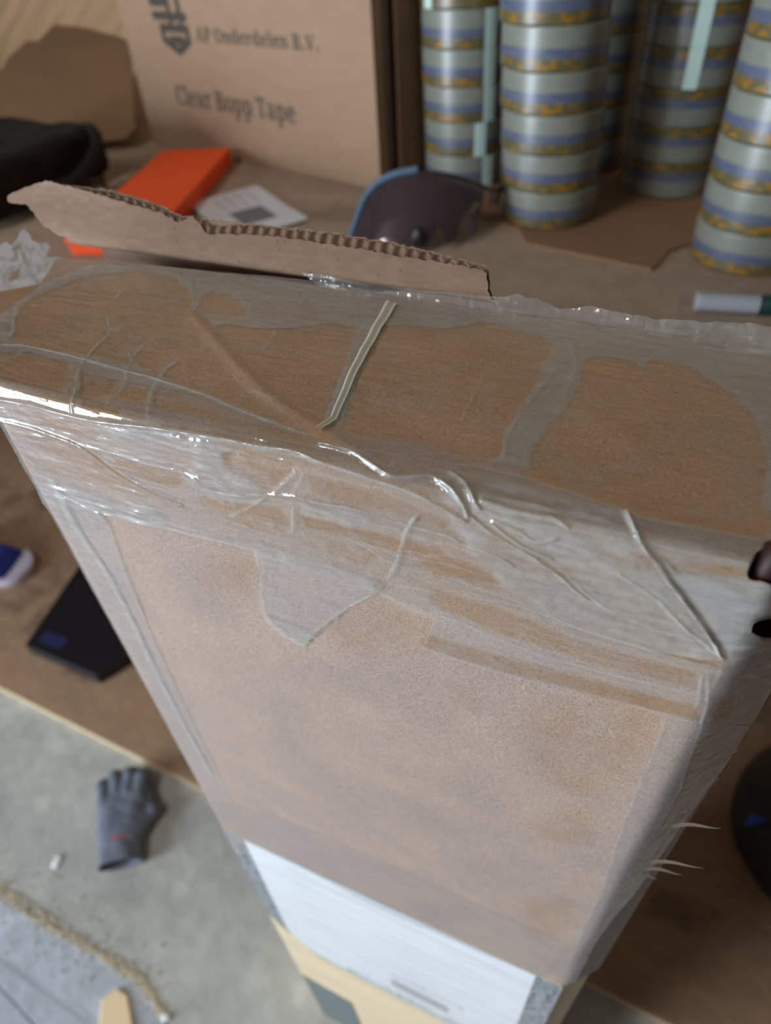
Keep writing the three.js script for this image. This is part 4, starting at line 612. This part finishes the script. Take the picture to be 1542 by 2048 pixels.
// ---------------------------------------------------------------- on the concrete: glove, chips, sawdust
{
  const g = thing('work_glove', 'grey knitted work glove with a red cuff band, lying on the concrete floor', 'glove', [-0.778, 0, -0.285], 0.62);
  // local axes: fingers towards -z, cuff towards +z, thumb towards +x
  const F = [[-0.036, -0.028, 0.0135], [-0.013, -0.04, 0.0145], [0.011, -0.042, 0.0145], [0.034, -0.03, 0.014]];
  const dist = (x, y, z) => {
    let d = capsule(x, y / 0.72, z, [-0.018, 0.03, -0.018], [-0.012, 0.03, 0.05], 0.034, 0.031); d = smin(d, capsule(x, y / 0.72, z, [0.02, 0.03, -0.018], [0.012, 0.03, 0.05], 0.034, 0.031), 0.012);
    F.forEach(([fx, fz, fr], i) => { let f = capsule(x, y, z, [fx * 0.95, 0.032, fz + 0.01], [fx * 1.12, 0.036, fz - 0.026], fr * 1.05, fr); f = smin(f, capsule(x, y, z, [fx * 1.12, 0.036, fz - 0.026], [fx * 1.16, 0.016, fz - 0.04], fr, fr * 0.86), 0.006); d = smin(d, f, 0.006); });
    let t = capsule(x, y, z, [0.03, 0.022, 0.04], [0.058, 0.02, 0.012], 0.017, 0.015); t = smin(t, capsule(x, y, z, [0.058, 0.02, 0.012], [0.05, 0.016, -0.014], 0.0145, 0.0115), 0.006); d = smin(d, t, 0.01);
    d += 0.0045 * (fbm(x * 55 + 3, z * 55 + y * 30, 17, 3) - 0.5); return Math.max(d, -y + 0.001);
  };
  const knit = tex(256, 256, (x, y) => { const v = 0.72 + 0.28 * Math.abs(Math.sin(x / 4)) * (0.6 + 0.4 * Math.abs(Math.sin(y / 3))); const m = fbm(x / 40, y / 40, 3, 3); return [118 * v + 20 * (m - 0.5), 124 * v + 20 * (m - 0.5), 138 * v + 20 * (m - 0.5)]; });
  const knitMat = std({ map: rep(knit, 8, 8), roughness: 0.95 });
  part('glove_body', blob(dist, [0.006, 0.03, -0.004], 0.098, 72), knitMat, g);
  const cuff = new THREE.CylinderGeometry(1, 1, 1, 40, 8, true); { const p = cuff.attributes.position; for (let i = 0; i < p.count; i++) { const t = p.getY(i) + 0.5, a = Math.atan2(p.getZ(i), p.getX(i)), rr = 1 + 0.05 * Math.sin(a * 5 + t * 3); p.setXYZ(i, lerp(0.036, 0.04, t) * Math.cos(a) * rr, 0.0225 + lerp(0.02, 0.021, t) * Math.sin(a) * rr, 0.058 + 0.046 * t); } cuff.computeVertexNormals(); }
  part('cuff', cuff, std({ map: rep(knit, 8, 2), roughness: 0.95, side: THREE.DoubleSide }), g);
  const band = new THREE.TorusGeometry(1, 0.09, 8, 40); { const p = band.attributes.position; for (let i = 0; i < p.count; i++) p.setXYZ(i, p.getX(i) * 0.036, 0.0225 + p.getY(i) * 0.0205, 0.06 + p.getZ(i) * 0.035); band.computeVertexNormals(); }
  part('red_band', band, std({ color: 0xa2404c, roughness: 0.9 }), g, 'red band at the wrist');
}
{
  const pebble = (a, b, c, seed) => { const g = new THREE.IcosahedronGeometry(1, 2); const p = g.attributes.position; for (let i = 0; i < p.count; i++) { const x = p.getX(i), y = p.getY(i), z = p.getZ(i), k = 0.8 + 0.5 * vn(x * 2 + 9, z * 2 + y * 3 + 9, seed); p.setXYZ(i, x * a * k, (y * k + 0.9) * c, z * b * k); } const m = mergeVertices(g.deleteAttribute('uv') && g, 1e-5); m.computeVertexNormals(); return m; };
  const wood = std({ color: 0xe9cfa8, roughness: 0.85 }), white = std({ color: 0xe6e6e2, roughness: 0.8 }), tan = std({ color: 0xcdbfa8, roughness: 0.95 });
  const chip = new THREE.ExtrudeGeometry(new THREE.Shape([[-0.02, -0.055], [0.018, -0.05], [0.024, 0.03], [0.012, 0.048], [-0.012, 0.046], [-0.026, 0.01]].map((p) => new THREE.Vector2(...p))), { depth: 0.004, bevelEnabled: true, bevelSize: 0.0015, bevelThickness: 0.001, bevelSegments: 1 }); chip.rotateX(-Math.PI / 2); chip.translate(0, 0.0015, 0);
  solo('wood_chip', boxUV(chip), wood, 'pale splintered wood chip lying on the concrete near the joint', 'wood chip', [-0.566, 0, -0.004], 0.95);
  solo('paint_chip', pebble(0.008, 0.012, 0.002, 3), white, 'larger white chip on the concrete between the glove and the joint', 'chip', [-0.846, 0.0008, -0.161], 0.3);
  solo('paint_chip', pebble(0.007, 0.006, 0.003, 4), white, 'small white chip on the joint at the foot of the carton', 'chip', [-0.497, 0.0008, -0.043], 0.3);
  const saw = new THREE.InstancedMesh(new THREE.IcosahedronGeometry(1, 0), tan, 1700), R = rng(91), o = new THREE.Object3D(); saw.name = 'sawdust';
  const L = [[-1.1, -0.088], [-0.913, -0.08], [-0.78, -0.072], [-0.662, -0.071], [-0.572, -0.069], [-0.505, -0.044]], wgt = [0.006, 0.014, 0.013, 0.006, 0.009, 0.004];
  for (let i = 0; i < 1700; i++) { const loose = R() < 0.12, t = R() * 5, k = Math.min(4, Math.floor(t)), f = t - k, x = lerp(L[k][0], L[k + 1][0], f), z = lerp(L[k][1], L[k + 1][1], f), w = lerp(wgt[k], wgt[Math.min(5, k + 1)], f) * (loose ? 7 : 1), a = (R() + R() + R() - 1.5) * w; o.position.set(x + (R() - 0.5) * 0.01, 0.0012, z + a); o.rotation.set(R() * 6, R() * 6, R() * 6); const s = 0.0009 + 0.0016 * R(); o.scale.set(s * 1.6, s * 0.7, s); o.updateMatrix(); saw.setMatrixAt(i, o.matrix); }
  saw.castShadow = saw.receiveShadow = true; saw.userData = { kind: 'stuff', label: 'tan sawdust scattered along the joint in the concrete floor', category: 'sawdust' }; scene.add(saw);
}

renderer.render(scene, camera);
